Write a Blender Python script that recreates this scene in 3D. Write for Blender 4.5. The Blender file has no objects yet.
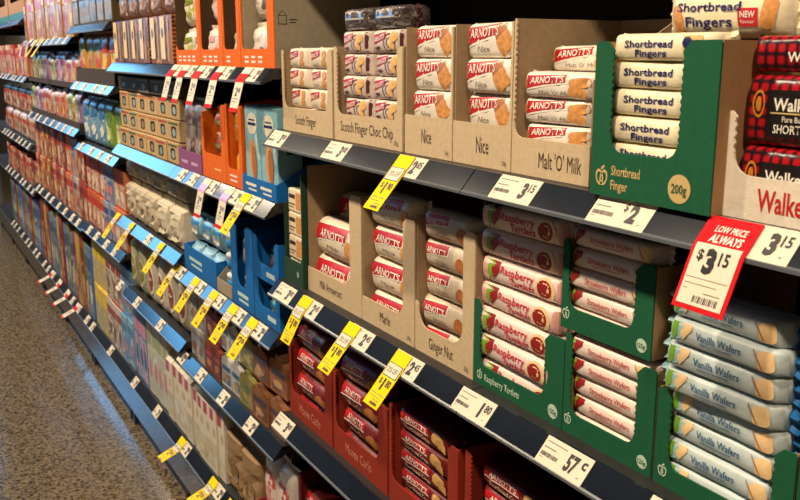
import bpy, bmesh, math, random
from mathutils import Vector, noise
random.seed(11)
S = bpy.context.scene
COL = S.collection

# ------------------------------------------------------------ camera
H = 1.65          # eye height
F = 880.0         # focal length in pixels of an 800 x 500 frame
DIST = 0.8        # camera to the front edge of the shelves (y = 0)
PITCH = math.radians(12.556)
YAW = math.radians(29.736)
cam_d = bpy.data.cameras.new('camera')
cam_d.sensor_width = 36.0
cam_d.lens = F * 36.0 / 800.0
cam_d.clip_start = 0.02
cam_d.dof.use_dof = True
cam_d.dof.focus_distance = 1.55
cam_d.dof.aperture_fstop = 13.0
cam = bpy.data.objects.new('camera', cam_d)
COL.objects.link(cam)
cam.location = (0, -DIST, H)
cam.rotation_euler = (math.pi / 2 - PITCH, 0, math.pi / 2 - YAW)
S.camera = cam
_h = Vector((-math.cos(YAW), math.sin(YAW), 0)); _r = Vector((_h.y, -_h.x, 0)); _u = Vector((0, 0, 1))
_f = _h * math.cos(PITCH) - _u * math.sin(PITCH); _up = _h * math.sin(PITCH) + _u * math.cos(PITCH)
def at(px, py, y=0.0):
    """point where the ray through a pixel meets the vertical plane at depth y of the shelving"""
    d = _r * (px - 400) + _up * (250 - py) + _f * F
    t = (y + DIST) / d.y
    return Vector((0, -DIST, H)) + d * t

# ------------------------------------------------------------ world and view
W = bpy.data.worlds.new('store_air'); S.world = W; W.use_nodes = True
W.node_tree.nodes['Background'].inputs[0].default_value = (0.95, 0.82, 0.66, 1)
W.node_tree.nodes['Background'].inputs[1].default_value = 0.10
S.view_settings.view_transform = 'Standard'
S.view_settings.look = 'None'
S.view_settings.exposure = 0.0
S.view_settings.gamma = 1.0
S.view_settings.use_curve_mapping = False

SPOT_X = (0.95, -0.75, -2.45, -4.15, -5.85, -7.55, -9.25)   # ceiling spotlights along the aisle; first added to brighten the green carton's side
SPOT_Y, SPOT_Z, SPOT_W = -1.25, 3.42, 46.0
BOX_X = -11.2                                           # the lit sign box over the far end of the aisle

# ------------------------------------------------------------ materials
def lin(c):
    return tuple(((v / 255) / 12.92 if v / 255 <= 0.04045 else ((v / 255 + 0.055) / 1.055) ** 2.4) for v in c)
MC = {}
def mat(name, c, rough=0.5, var=0.06, scale=40, bump=0.0, bscale=120, metal=0.0, coat=0.0, spec=0.5):
    if name in MC: return MC[name]
    m = bpy.data.materials.new(name); m.use_nodes = True
    nt = m.node_tree; b = nt.nodes['Principled BSDF']
    c = lin(c)
    tc = nt.nodes.new('ShaderNodeTexCoord'); n = nt.nodes.new('ShaderNodeTexNoise')
    n.inputs['Scale'].default_value = scale; n.inputs['Detail'].default_value = 3
    nt.links.new(tc.outputs['Object'], n.inputs['Vector'])
    r = nt.nodes.new('ShaderNodeValToRGB')
    r.color_ramp.elements[0].position = 0.3; r.color_ramp.elements[1].position = 0.7
    r.color_ramp.elements[0].color = tuple(v * (1 - var) for v in c) + (1,)
    r.color_ramp.elements[1].color = tuple(min(1, v * (1 + var)) for v in c) + (1,)
    nt.links.new(n.outputs['Fac'], r.inputs['Fac']); nt.links.new(r.outputs['Color'], b.inputs['Base Color'])
    b.inputs['Roughness'].default_value = rough; b.inputs['Metallic'].default_value = metal
    b.inputs['Coat Weight'].default_value = coat; b.inputs['Coat Roughness'].default_value = 0.2
    b.inputs['Specular IOR Level'].default_value = spec
    if bump:
        n2 = nt.nodes.new('ShaderNodeTexNoise'); n2.inputs['Scale'].default_value = bscale; n2.inputs['Detail'].default_value = 4
        nt.links.new(tc.outputs['Object'], n2.inputs['Vector'])
        bp = nt.nodes.new('ShaderNodeBump'); bp.inputs['Strength'].default_value = bump; bp.inputs['Distance'].default_value = 0.004
        nt.links.new(n2.outputs['Fac'], bp.inputs['Height']); nt.links.new(bp.outputs['Normal'], b.inputs['Normal'])
    MC[name] = m
    return m
def film(name, c, rough=0.42, var=0.05, bump=0.35): return mat(name, c, rough, var, 30, bump, 55)
def card(name, c, var=0.07): return mat(name, c, 0.85, var, 90, 0.12, 300, spec=0.25)
def ink(name, c, rough=0.5): return mat(name, c, rough, 0.02)
def printed(name, cols, scale=14, rough=0.4, stretch=(1, 1, 1)):
    """busy flat print: patches of several colours, different on every copy"""
    if name in MC: return MC[name]
    m = bpy.data.materials.new(name); m.use_nodes = True
    nt = m.node_tree; b = nt.nodes['Principled BSDF']
    tc = nt.nodes.new('ShaderNodeTexCoord'); oi = nt.nodes.new('ShaderNodeObjectInfo')
    ad = nt.nodes.new('ShaderNodeVectorMath'); ad.operation = 'MULTIPLY_ADD'
    ad.inputs[1].default_value = stretch
    cb = nt.nodes.new('ShaderNodeCombineXYZ'); ml = nt.nodes.new('ShaderNodeMath'); ml.operation = 'MULTIPLY'; ml.inputs[1].default_value = 37.0
    nt.links.new(oi.outputs['Random'], ml.inputs[0])
    for k in range(3): nt.links.new(ml.outputs[0], cb.inputs[k])
    nt.links.new(tc.outputs['Object'], ad.inputs[0]); nt.links.new(cb.outputs[0], ad.inputs[2])
    n = nt.nodes.new('ShaderNodeTexNoise'); n.inputs['Scale'].default_value = scale; n.inputs['Detail'].default_value = 1.5
    n.inputs['Distortion'].default_value = 0.6
    nt.links.new(ad.outputs[0], n.inputs['Vector'])
    r = nt.nodes.new('ShaderNodeValToRGB'); r.color_ramp.interpolation = 'CONSTANT'
    el = r.color_ramp.elements
    while len(el) < len(cols): el.new(0.5)
    k = len(cols)
    for i in range(k):
        el[i].position = 0.0 if i == 0 else 0.34 + 0.32 * i / (k - 1) - 0.06
        el[i].color = lin(cols[i]) + (1,)
    nt.links.new(n.outputs['Fac'], r.inputs['Fac']); nt.links.new(r.outputs['Color'], b.inputs['Base Color'])
    b.inputs['Roughness'].default_value = rough
    MC[name] = m
    return m

# ------------------------------------------------------------ mesh kit
def mesh(name, v, f, mats, idx=None, smooth=False, recalc=False):
    me = bpy.data.meshes.new(name); me.from_pydata([tuple(p) for p in v], [], f)
    for m in (mats if isinstance(mats, (list, tuple)) else [mats]): me.materials.append(m)
    if idx: me.polygons.foreach_set('material_index', idx)
    if recalc:
        bm = bmesh.new(); bm.from_mesh(me); bmesh.ops.recalc_face_normals(bm, faces=bm.faces); bm.to_mesh(me); bm.free()
    if smooth: me.polygons.foreach_set('use_smooth', [True] * len(me.polygons))
    me.update(); return me
def boxes(name, lst, m, bev=0.0):
    v, f = [], []
    for (x0, x1, y0, y1, z0, z1) in lst:
        k = len(v)
        v += [(x0, y0, z0), (x1, y0, z0), (x1, y1, z0), (x0, y1, z0), (x0, y0, z1), (x1, y0, z1), (x1, y1, z1), (x0, y1, z1)]
        f += [tuple(k + i for i in q) for q in ((0, 3, 2, 1), (4, 5, 6, 7), (0, 1, 5, 4), (1, 2, 6, 5), (2, 3, 7, 6), (3, 0, 4, 7))]
    me = mesh(name, v, f, m)
    if bev:
        bm = bmesh.new(); bm.from_mesh(me)
        bmesh.ops.bevel(bm, geom=bm.edges[:], offset=bev, segments=2, affect='EDGES', profile=0.6)
        bm.to_mesh(me); bm.free()
    return me
def prism(name, pts, y0, y1, m, axis='y'):
    """outline in (x,z) extruded along y, or in (y,z) extruded along x"""
    n = len(pts)
    if axis == 'y': v = [(p[0], y0, p[1]) for p in pts] + [(p[0], y1, p[1]) for p in pts]
    else: v = [(y0, p[0], p[1]) for p in pts] + [(y1, p[0], p[1]) for p in pts]
    f = [tuple(range(n)), tuple(range(2 * n - 1, n - 1, -1))] + [(i, i + n, (i + 1) % n + n, (i + 1) % n) for i in range(n)]
    return mesh(name, v, f, m, recalc=True)
def lathe(name, prof, m, seg=20):
    v, f = [], []
    for (r, z) in prof:
        for k in range(seg):
            a = 2 * math.pi * k / seg; v.append((r * math.cos(a), r * math.sin(a), z))
    for i in range(len(prof) - 1):
        for k in range(seg): f.append((i * seg + k, i * seg + (k + 1) % seg, (i + 1) * seg + (k + 1) % seg, (i + 1) * seg + k))
    f.append(tuple(range(seg))[::-1]); f.append(tuple(range((len(prof) - 1) * seg, len(prof) * seg)))
    return mesh(name, v, f, m, smooth=True)
def ob(name, data, parent=None, loc=(0, 0, 0), rot=(0, 0, 0)):
    o = bpy.data.objects.new(name, data); COL.objects.link(o)
    o.location = loc; o.rotation_euler = rot
    if parent: o.parent = parent
    return o
SEEN = {}
def tag(o, label, cat, group=None):
    if label in SEEN: print('DUPLICATE LABEL', label)
    if not 4 <= len(label.split()) <= 16: print('LABEL LENGTH', len(label.split()), label)
    SEEN[label] = 1
    o['label'] = label; o['category'] = cat
    if group: o['group'] = group
    return o
def thing(name, label, cat, loc=(0, 0, 0), group=None): return tag(ob(name, None, None, loc), label, cat, group)

# ------------------------------------------------------------ flat print: shapes in (x,z), laid onto a front surface
TX = {}
def text(s, size, cx, cz, bold=0.0, shear=0.0, rot=0.0, squeeze=1.0, left=False):
    key = (s, bold, shear)
    if key not in TX:
        cu = bpy.data.curves.new('t', 'FONT'); cu.body = s; cu.size = 1.0; cu.resolution_u = 2
        cu.offset = bold; cu.shear = shear; cu.align_x = 'LEFT'; cu.fill_mode = 'FRONT'
        o = bpy.data.objects.new('t', cu); COL.objects.link(o)
        me = bpy.data.meshes.new_from_object(o)
        vs = [(p.co.x, p.co.y) for p in me.vertices]; fs = [tuple(p.vertices) for p in me.polygons]
        x0 = min(p[0] for p in vs); x1 = max(p[0] for p in vs)
        TX[key] = ([(p[0] - x0, p[1] - 0.34) for p in vs], fs, x1 - x0)
        bpy.data.objects.remove(o); bpy.data.curves.remove(cu); bpy.data.meshes.remove(me)
    vs, fs, w = TX[key]
    k = size / 0.69
    c, sn = math.cos(rot), math.sin(rot)
    out = []
    for (x, z) in vs:
        x = (x - (0 if left else w / 2)) * k * squeeze; z = z * k
        out.append((cx + x * c - z * sn, cz + x * sn + z * c))
    return out, fs
def fit(s, width, height, cx, cz, bold=0.0, shear=0.0, rot=0.0):
    text(s, height, 0, 0, bold, shear)
    w = TX[(s, bold, shear)][2] * height / 0.69
    return text(s, height, cx, cz, bold, shear, rot, width / w)
def fn(v): return v if callable(v) else (lambda t: v)
def band(x0, x1, lo, hi, nx=8, nz=3):
    lo, hi = fn(lo), fn(hi); v, f = [], []
    for i in range(nx + 1):
        t = i / nx; x = x0 + (x1 - x0) * t
        for j in range(nz + 1): v.append((x, lo(t) + (hi(t) - lo(t)) * j / nz))
    for i in range(nx):
        for j in range(nz):
            a = i * (nz + 1) + j; f.append((a, a + nz + 1, a + nz + 2, a + 1))
    return v, f
def blob(cx, cz, rx, rz, rot=0.0, seg=16, rings=3, pw=2.0, hole=0.0):
    v, f = [], []
    c, s = math.cos(rot), math.sin(rot)
    for j in range(rings + 1):
        q = max(0.02, hole + (1 - hole) * j / rings)
        for k in range(seg):
            a = 2 * math.pi * k / seg
            x = rx * q * math.copysign(abs(math.cos(a)) ** (2 / pw), math.cos(a)); z = rz * q * math.copysign(abs(math.sin(a)) ** (2 / pw), math.sin(a))
            v.append((cx + x * c - z * s, cz + x * s + z * c))
    for j in range(rings):
        for k in range(seg): f.append((j * seg + k, j * seg + (k + 1) % seg, (j + 1) * seg + (k + 1) % seg, (j + 1) * seg + k))
    return v, f
def decal(name, shapes, m, surf=None, eps=0.0006):
    if name in ('biscuit_picture', 'swirl_print', 'picture', 'badge') and len(shapes) > 1:   # every picture a part of its own
        return [decal(name, [q], m, surf, eps + 0.0002 * i) for i, q in enumerate(shapes)]
    surf = surf or (lambda x, z: 0.0)
    v, f = [], []
    for (vs, fs) in shapes:
        k = len(v); v += [(x, surf(x, z) - eps, z) for (x, z) in vs]; f += [tuple(i + k for i in q) for q in fs]
    return mesh(name, v, f, m, smooth=True)
def apple(cx, cz, r):
    return [blob(cx - 0.30 * r, cz - 0.1 * r, 0.55 * r, 0.85 * r, 0.25, 16, 1, 2, 0.66), blob(cx + 0.30 * r, cz - 0.1 * r, 0.55 * r, 0.85 * r, -0.25, 16, 1, 2, 0.66),
            blob(cx + 0.15 * r, cz + 0.95 * r, 0.34 * r, 0.15 * r, 0.7, 10, 1)]

class Pillow:
    """flow-wrapped packet: rounded cross-section, tapered ends, slightly crinkled film"""
    def __init__(s, L, h, d, n=2.6, taper=0.03, amp=0.0012, seed=0, vert=False, flat=0.90, ls=0.0):
        s.L, s.h, s.d, s.n, s.taper, s.amp, s.seed, s.vert, s.flat, s.ls = L, h, d, n, taper, amp, seed, vert, flat, ls
    def e(s, x):
        t = max(0.0, min(1.0, (s.L / 2 - abs(x)) / s.taper)); return max(0.10 if s.vert else 0.40, math.sin(t * math.pi / 2) ** 0.6)
    def b(s, x): e = s.e(x); return s.h / 2 * (s.flat + (1 - s.flat) * e)
    def nz(s, x, t): return s.amp * (noise.noise(Vector((x * 45 + s.seed, t * 45, s.seed * 3.1))) + (1.8 - 1.8 * s.e(x)) * noise.noise(Vector((x * 120, t * 130 + s.seed, 2.0))))
    def front(s, x, t):
        u = min(0.995, abs(t) / s.b(x)); return -s.d / 2 * s.e(x) * (1 - u ** s.n) ** (1 / s.n) + s.nz(x, t)
    def surf(s, x, z):
        return s.front(z - s.L / 2, x) if s.vert else s.front(x, z - s.h / 2)
    def map(s, x, y, t): return (t, y, x + s.L / 2) if s.vert else (x, y, t + s.h / 2)
    def mesh(s, name, m, nx=14, seg=18, smooth=True):
        v, f = [], []
        xs = []
        for i in range(nx + 1):
            t = -1 + 2 * i / nx; xs.append(s.L / 2 * math.copysign(abs(t) ** 0.75, t))
        for x in xs:
            b = s.b(x); a = s.d / 2 * s.e(x)
            for k in range(seg):
                th = 2 * math.pi * k / seg
                t = b * math.copysign(abs(math.sin(th)) ** (2 / s.n), math.sin(th)); y = -a * math.copysign(abs(math.cos(th)) ** (2 / s.n), math.cos(th))
                v.append(s.map(x, y + s.nz(x, t), t))
        for i in range(nx):
            for k in range(seg): f.append((i * seg + k, i * seg + (k + 1) % seg, (i + 1) * seg + (k + 1) % seg, (i + 1) * seg + k))
        f.append(tuple(range(seg))); f.append(tuple(range(nx * seg, (nx + 1) * seg)))
        return mesh(name, v, f, m, smooth=smooth, recalc=True)
    def seal(s, name, m, side, ln=0.012, wave=0.0025):
        """crimped fin at one end"""
        v, f = [], []
        x0 = side * (s.L / 2 - 0.002); b = s.b(x0); n = 10
        for i in range(n + 1):
            t = -b + 2 * b * i / n
            for (x, w) in ((x0, 0.3), (x0 + side * ln * 0.5, 1), (x0 + side * ln, 1.3)):
                xx = x + (side * (0.002 if ln < 0.012 else 0.0008) * (i % 2) if w > 1.1 else 0)
                v.append(s.map(xx, w * wave * math.sin(i * (1.9 if ln < 0.012 else 0.9) + s.seed), t * (1 + (0.12 if ln < 0.012 else 0.30) * (w - 0.3)) * (0.8 if ln > 0.012 else 1)))
        for i in range(n):
            for j in range(2): a = i * 3 + j; f.append((a, a + 1, a + 4, a + 3))
        return mesh(name, v, f, m, smooth=False)

KIND = {}
def place(kind, label, cat, loc, rot=(0, 0, 0), group=None, name=None):
    """one thing of a kind: its root mesh and a copy of each of its parts"""
    parts = KIND[kind]
    r = ob(name or parts[0][0], parts[0][1], None, loc, rot); tag(r, label, cat, group)
    for p in parts[1:]:
        for me in (p[1] if isinstance(p[1], list) else [p[1]]): ob(p[0], me, r)
    return r
def jit(a): return random.uniform(-a, a)
ORD = ['topmost', 'second from top', 'third from top', 'fourth from top', 'fifth from top', 'sixth from top', 'seventh from top', 'eighth from top', 'ninth from top', 'tenth from top']
NTH = ['first', 'second', 'third', 'fourth', 'fifth', 'sixth', 'seventh', 'eighth', 'ninth', 'tenth', 'eleventh', 'twelfth', 'thirteenth', 'fourteenth', 'fifteenth', 'sixteenth']

# ------------------------------------------------------------ the room
def struct(name, me, loc=(0, 0, 0)):
    o = ob(name, me, None, loc); o['kind'] = 'structure'; return o
def floor_mat():
    m = bpy.data.materials.new('speckled_floor'); m.use_nodes = True
    nt = m.node_tree; b = nt.nodes['Principled BSDF']
    tc = nt.nodes.new('ShaderNodeTexCoord')
    v = nt.nodes.new('ShaderNodeTexVoronoi'); v.inputs['Scale'].default_value = 95
    n = nt.nodes.new('ShaderNodeTexNoise'); n.inputs['Scale'].default_value = 70; n.inputs['Detail'].default_value = 4
    for q in (v, n): nt.links.new(tc.outputs['Object'], q.inputs['Vector'])
    r = nt.nodes.new('ShaderNodeValToRGB'); e = r.color_ramp.elements
    e[0].position = 0.36; e[0].color = lin((54, 46, 35)) + (1,); e[1].position = 0.62; e[1].color = lin((128, 114, 92)) + (1,)
    q = e.new(0.47); q.color = lin((96, 84, 66)) + (1,)
    mx = nt.nodes.new('ShaderNodeMix'); mx.data_type = 'FLOAT'; mx.inputs[0].default_value = 0.35
    nt.links.new(n.outputs['Fac'], mx.inputs[2])
    bw = nt.nodes.new('ShaderNodeRGBToBW'); nt.links.new(v.outputs['Color'], bw.inputs[0]); nt.links.new(bw.outputs[0], mx.inputs[3])
    nt.links.new(mx.outputs[0], r.inputs['Fac']); nt.links.new(r.outputs['Color'], b.inputs['Base Color'])
    n2 = nt.nodes.new('ShaderNodeTexNoise'); n2.inputs['Scale'].default_value = 3; nt.links.new(tc.outputs['Object'], n2.inputs['Vector'])
    mr = nt.nodes.new('ShaderNodeMapRange'); mr.inputs[3].default_value = 0.10; mr.inputs[4].default_value = 0.2
    nt.links.new(n2.outputs['Fac'], mr.inputs[0]); nt.links.new(mr.outputs[0], b.inputs['Roughness'])
    b.inputs['Specular IOR Level'].default_value = 0.4
    return m
struct('floor', boxes('floor', [(-15, 2.5, -4.2, 1.0, -0.1, 0)], floor_mat()))
struct('ceiling', boxes('ceiling', [(-15, 2.5, -4.2, 1.0, 3.6, 3.7)], mat('dark_ceiling', (70, 68, 66), 0.9)))
struct('wall_back', boxes('wall_back', [(-15, 2.5, 0.56, 0.66, 0, 3.6)], mat('wall_paint', (120, 112, 100), 0.8)))

# ceiling spotlights
can_m = mat('lamp_can', (30, 30, 32), 0.4)
lens_m = bpy.data.materials.new('lamp_lens'); lens_m.use_nodes = True
lens_m.node_tree.nodes['Principled BSDF'].inputs['Emission Color'].default_value = (1, 0.86, 0.68, 1)
lens_m.node_tree.nodes['Principled BSDF'].inputs['Emission Strength'].default_value = 12
can_me = lathe('can', [(0.07, 0.16), (0.085, 0.14), (0.085, 0.0), (0.075, 0.0), (0.075, 0.03), (0.02, 0.04)], can_m)
lens_me = lathe('lens', [(0.074, 0.022), (0.074, 0.03)], lens_m)
for i, x in enumerate(SPOT_X):
    o = tag(ob('ceiling_spotlight', can_me, None, (x, SPOT_Y, SPOT_Z)), 'black round ceiling spotlight over the aisle, %s from the near end' % NTH[i], 'lamp', 'ceiling spotlights')
    ob('lens', lens_me, o)
    ld = bpy.data.lights.new('spot_glow', 'AREA'); ld.shape = 'DISK'; ld.size = 0.15; ld.energy = SPOT_W; ld.color = (1.0, 0.80, 0.57); ld.spread = math.radians(165)
    lo = ob('lamp_glow', ld, o, (0, 0, -0.01)); lo.rotation_euler = (math.radians(22), 0, 0)
    ob('ceiling_mount', boxes('mount', [(-0.02, 0.02, -0.02, 0.02, 0.15, 3.6 - SPOT_Z)], can_m), o)
# lit sign box far down the aisle (mirrored in the glossy rails and the floor)
sign_m = bpy.data.materials.new('sign_glow'); sign_m.use_nodes = True
sign_m.node_tree.nodes['Principled BSDF'].inputs['Base Color'].default_value = (0.4, 0.7, 1, 1)
sign_m.node_tree.nodes['Principled BSDF'].inputs['Emission Color'].default_value = (0.17, 0.54, 1.0, 1)
sign_m.node_tree.nodes['Principled BSDF'].inputs['Emission Strength'].default_value = 7.5
sb = tag(ob('hanging_light_box', boxes('light_box_frame', [(-0.08, 0.0, -1.75, 1.75, -0.04, 1.34)], can_m, 0.01), None, (BOX_X, -1.95, 2.2)), 'wide blue-lit hanging light box across the far end of the aisle', 'sign')
ob('lit_panel', boxes('lit_panel', [(0.0, 0.012, -1.7, 1.7, 0.0, 1.3)], sign_m), sb)
for yy in (-1.4, 1.4): ob('hanger', boxes('hanger', [(-0.05, -0.03, yy - 0.01, yy + 0.01, 1.33, 1.4)], can_m), sb)

# ------------------------------------------------------------ shelving bays
rail_m = mat('slate_rail', (21, 28, 40), 0.15, 0.15, 14, 0.0, 30, spec=0.4, coat=0.08)
lip_m = mat('rail_lip', (92, 98, 104), 0.3)
steel_m = mat('dark_shelf_steel', (40, 39, 40), 0.5, 0.1)
back_m = mat('dark_back_panel', (34, 29, 26), 0.7, 0.1)
kick_m = mat('black_kick', (18, 18, 19), 0.5)
NEAR, RAILD, RAILH = -0.30, 0.030, 0.035
BAYW = 0.9
LIPS = {0: (0.30, -0.221, -0.61, -0.982), 1: (0.30, -0.221, -0.61, -0.982),
        2: (0.30, -0.07, -0.411, -0.765, -1.085), 3: (0.30, -0.07, -0.411, -0.724, -1.045),
        4: (0.10, -0.171, -0.475, -0.90), 5: (0.40, 0.05, -0.417, -0.915), 6: (0.40, 0.05, -0.417, -0.915),
        7: (0.20, -0.19, -0.655, -0.976), 8: (0.20, -0.19, -0.655, -0.976), 9: (0.20, -0.19, -0.655, -0.976)}
BASE_LIP = -1.455
BAYN = ['nearest', 'second', 'third', 'fourth', 'fifth', 'sixth', 'seventh', 'eighth', 'ninth', 'tenth']
rail_prof = [(0, 0), (RAILD, RAILH), (RAILD + 0.004, RAILH), (RAILD + 0.004, 0.006), (0.006, -0.004), (0.0, -0.003)]
g = 0.0015
rail_me = prism('price_rail', rail_prof, g, BAYW - g, rail_m, 'x')
lip_me = prism('rail_lip', [(-0.0015, -0.004), (-0.0015, 0.0005), (0.0012, 0.0028), (0.004, -0.004)], g, BAYW - g, lip_m, 'x')
board_me = boxes('shelf_board', [(g, BAYW - g, 0.034, 0.50, 0.008, RAILH)], steel_m)
brk_me = boxes('bracket', [(-0.002, 0.002, 0.06, 0.48, -0.03, 0.008)], steel_m)
deck_me = boxes('base_deck', [(g, BAYW - g, 0.034, 0.50, -0.02, RAILH)], steel_m)
front_me = boxes('base_front', [(g, BAYW - g, 0.002, 0.014, -0.125, -0.003)], mat('slate_base_front', (24, 28, 36), 0.16, 0.05, spec=0.8))
kickb_me = boxes('kick_board', [(g, BAYW - g, 0.022, 0.04, -BASE_LIP * 0 - (H + BASE_LIP), -0.02)], kick_m)
foot_me = boxes('base_foot', [(-0.015, 0.015, 0.008, 0.022, -(H + BASE_LIP), -0.125)], steel_m)
panel_me = boxes('back_panel', [(g, BAYW - g, 0.505, 0.52, 0.0, 2.35)], back_m)
post_me = boxes('upright_post', [(-0.012, 0.012, 0.49, 0.53, 0.0, 2.38)], steel_m)
for k in LIPS:
    x0 = NEAR - BAYW * (k + 1)
    t = thing('shelving_bay', 'dark steel supermarket shelving bay with slate price rails, %s from the camera' % BAYN[k], 'shelving', (x0, 0, 0), 'shelving bays along the aisle')
    ob('back_panel', panel_me, t); ob('upright_post', post_me, t)
    for zl in LIPS[k]:
        s = ob('shelf', board_me, t, (0, 0, H + zl)); ob('price_rail', rail_me, s); ob('rail_lip', lip_me, s); ob('bracket', brk_me, s, (0.014, 0, 0)); ob('bracket', brk_me, s, (BAYW - 0.014, 0, 0))
    s = ob('base_shelf', deck_me, t, (0, 0, H + BASE_LIP)); ob('price_rail', rail_me, s); ob('rail_lip', lip_me, s); ob('base_front', front_me, s)
    ob('kick_board', kickb_me, s); ob('base_foot', foot_me, s, (0.035, 0, 0)); ob('base_foot', foot_me, s, (BAYW - 0.035, 0, 0))
def top(lip): return H + lip + RAILH   # height of a shelf's top surface
ZA, ZB, ZC, ZD = top(-0.221), top(-0.61), top(-0.982), top(BASE_LIP)

# ------------------------------------------------------------ display cartons
T = 0.003
def edge_teeth(x, z0, z1, sgn, on):
    if not on: return [(x, z0), (x, z1)]
    n = max(2, int(abs(z1 - z0) / 0.0045)); out = []
    for i in range(n + 1): out.append((x + (sgn * 0.0022 if i % 2 else 0), z0 + (z1 - z0) * i / n))
    return out
def front_outline(w, hl, hr, wl, wr, lip, r, teeth):
    p = [(0, 0), (w, 0)]
    def arc(cx, cz, a0, a1):
        return [(cx + r * math.cos(a0 + (a1 - a0) * i / 5), cz + r * math.sin(a0 + (a1 - a0) * i / 5)) for i in range(6)]
    rr = min(0.012, wr * 0.45) if wr else 0
    if wr:
        p += [(w, hr - rr * 0.3), (w - rr * 0.3, hr), (w - wr + rr, hr), (w - wr, hr - rr)] + edge_teeth(w - wr, hr - rr - 0.004, lip + r, 1, teeth)
        p += arc(w - wr - r, lip + r, 0, -math.pi / 2)
    else: p += [(w, lip)]
    if wl:
        p += arc(wl + r, lip + r, -math.pi / 2, -math.pi)
        q = min(0.012, wl * 0.45)
        p += edge_teeth(wl, lip + r + 0.002, hl - q, -1, teeth) + [(wl - q, hl), (q * 0.3, hl), (0, hl - q * 0.3)]
    else: p += [(0, lip)]
    return p
def carton(label, cat, x0, x1, zb, y0, hl, hr, wl, wr, lip, hb, m_front, m_in, depth=0.30, r=0.018, teeth=True, prints=(), sl=None, sr=None, name='display_carton', group=None):
    """open-fronted shelf carton. prints: (part name, shapes, material) in carton coordinates on its front"""
    w = x1 - x0
    t = thing(name, label, cat, (x0, y0, zb), group)
    sl = sl or hl; sr = sr or hr
    v, f = [], []
    ob('tray_base', boxes('tray_base', [(0.001, w - 0.001, T, depth, 0, T)], m_in), t)
    ob('side_panel', prism('side_panel', [(T, 0), (depth, 0), (depth, hb), (depth * 0.75, hb), (T, sl)], 0.0, T, m_in, 'x'), t)
    ob('side_panel', prism('side_panel', [(T, 0), (depth, 0), (depth, hb), (depth * 0.75, hb), (T, sr)], w - T, w, m_in, 'x'), t)
    ob('back_wall', boxes('back_wall', [(T, w - T, depth - T, depth, T, hb)], m_in), t)
    fp = ob('front_panel', prism('front_panel', front_outline(w, hl, hr, wl, wr, lip, r, teeth), 0, T, m_front), t)
    for (n, sh, m) in prints: ob(n, decal(n, sh, m, None, 0.0005), fp)
    return t
kraft_m = card('kraft_card', (202, 180, 146)); kraft_in = card('kraft_inside', (154, 130, 100))
green_m = card('green_card', (22, 88, 58)); brown_in = card('brown_card', (164, 128, 88))
rust_m = card('rust_card', (148, 48, 30)); white_card = card('white_card', (226, 214, 196))
brown_ink = ink('brown_ink', (70, 48, 30)); gold_ink = ink('gold_ink', (206, 178, 118)); white_ink = ink('white_ink', (236, 230, 218)); pale_ink = ink('pale_ink', (190, 214, 190))
black_ink = ink('black_ink', (22, 20, 20)); navy_ink = ink('navy_ink', (28, 30, 92)); red_ink = ink('red_ink', (196, 24, 30)); grey_ink = ink('grey_ink', (120, 112, 104))
biscuit_m = mat('biscuit_print', (214, 150, 84), 0.5, 0.2, 160); biscuit_d = mat('dark_biscuit_print', (170, 104, 52), 0.5, 0.25, 160)
biscuit_l = mat('pale_biscuit_print', (226, 178, 104), 0.5, 0.2, 160)
cream_f = film('cream_film', (232, 220, 200)); white_f = film('white_film', (236, 228, 214))

def arnott_parts(P, w, h, style):
    """printed panels of the white and red biscuit packets"""
    hw = w / 2; S_ = P.surf
    lo = lambda t: h * (0.22 + 0.44 * min(1, t * 1.1) ** 0.55); hi = lambda t: h * (0.86 + 0.10 * t)
    xr = hw * (0.36 if style in ('nice', 'scotch', 'choc') else 0.30)
    xl = -hw * 0.92
    parts = [('white_stripe', decal('white_stripe', [band(xl, xr + 0.006, lambda t: lo(t) - h * 0.07, lambda t: hi(t) + h * 0.0, 10, 3)], white_f, S_, 0.0004)),
             ('red_banner', decal('red_banner', [band(xl, xr, lo, hi, 10, 3)], film('banner_red', (190, 26, 34)), S_, 0.0008)),
             ('brand_lettering', decal('brand_lettering', [fit("ARNOTT'S", (xr - xl) * 0.80, h * 0.25, xl + (xr - xl) * 0.57, h * 0.735, 0.018, 0.15, 0.06)], white_ink, S_, 0.0014)),
             ('emblem', decal('emblem', [blob(xl + (xr - xl) * 0.085, h * 0.56, h * 0.12, h * 0.16, 0.4)], biscuit_d, S_, 0.0013))]
    return parts

def pk(kind, rootname, P, m, parts, seal_m=None, nx=14, seg=18, ln=0.010, wave=0.0025):
    L = [(rootname, P.mesh(rootname, m, nx, seg))] + parts
    if seal_m: L += [('end_seal', P.seal('end_seal', seal_m if not isinstance(seal_m, tuple) else seal_m[0], -1, ln, wave)), ('end_seal', P.seal('end_seal', seal_m if not isinstance(seal_m, tuple) else seal_m[1], 1, ln, wave))]
    KIND[kind] = L

def stack(kind, cx, yf, zb, n, pitch, desc, where, cat='packet', group=None, jx=0.004, jr=0.03, start=0, push=None, tilt=0.0, words=ORD):
    """packets on top of each other, each one a thing"""
    for i in range(start, n):
        y = yf + (push(i) if push else 0) + jit(0.004)
        place(kind, '%s, %s %s' % (desc, words[n - 1 - i], where), cat, (cx + jit(jx), y, zb + i * pitch), (tilt + jit(0.02), jit(jr * 0.35), jit(jr)), group)

# ============================================================ upper shelf of the two nearest bays
YF = 0.055
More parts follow.
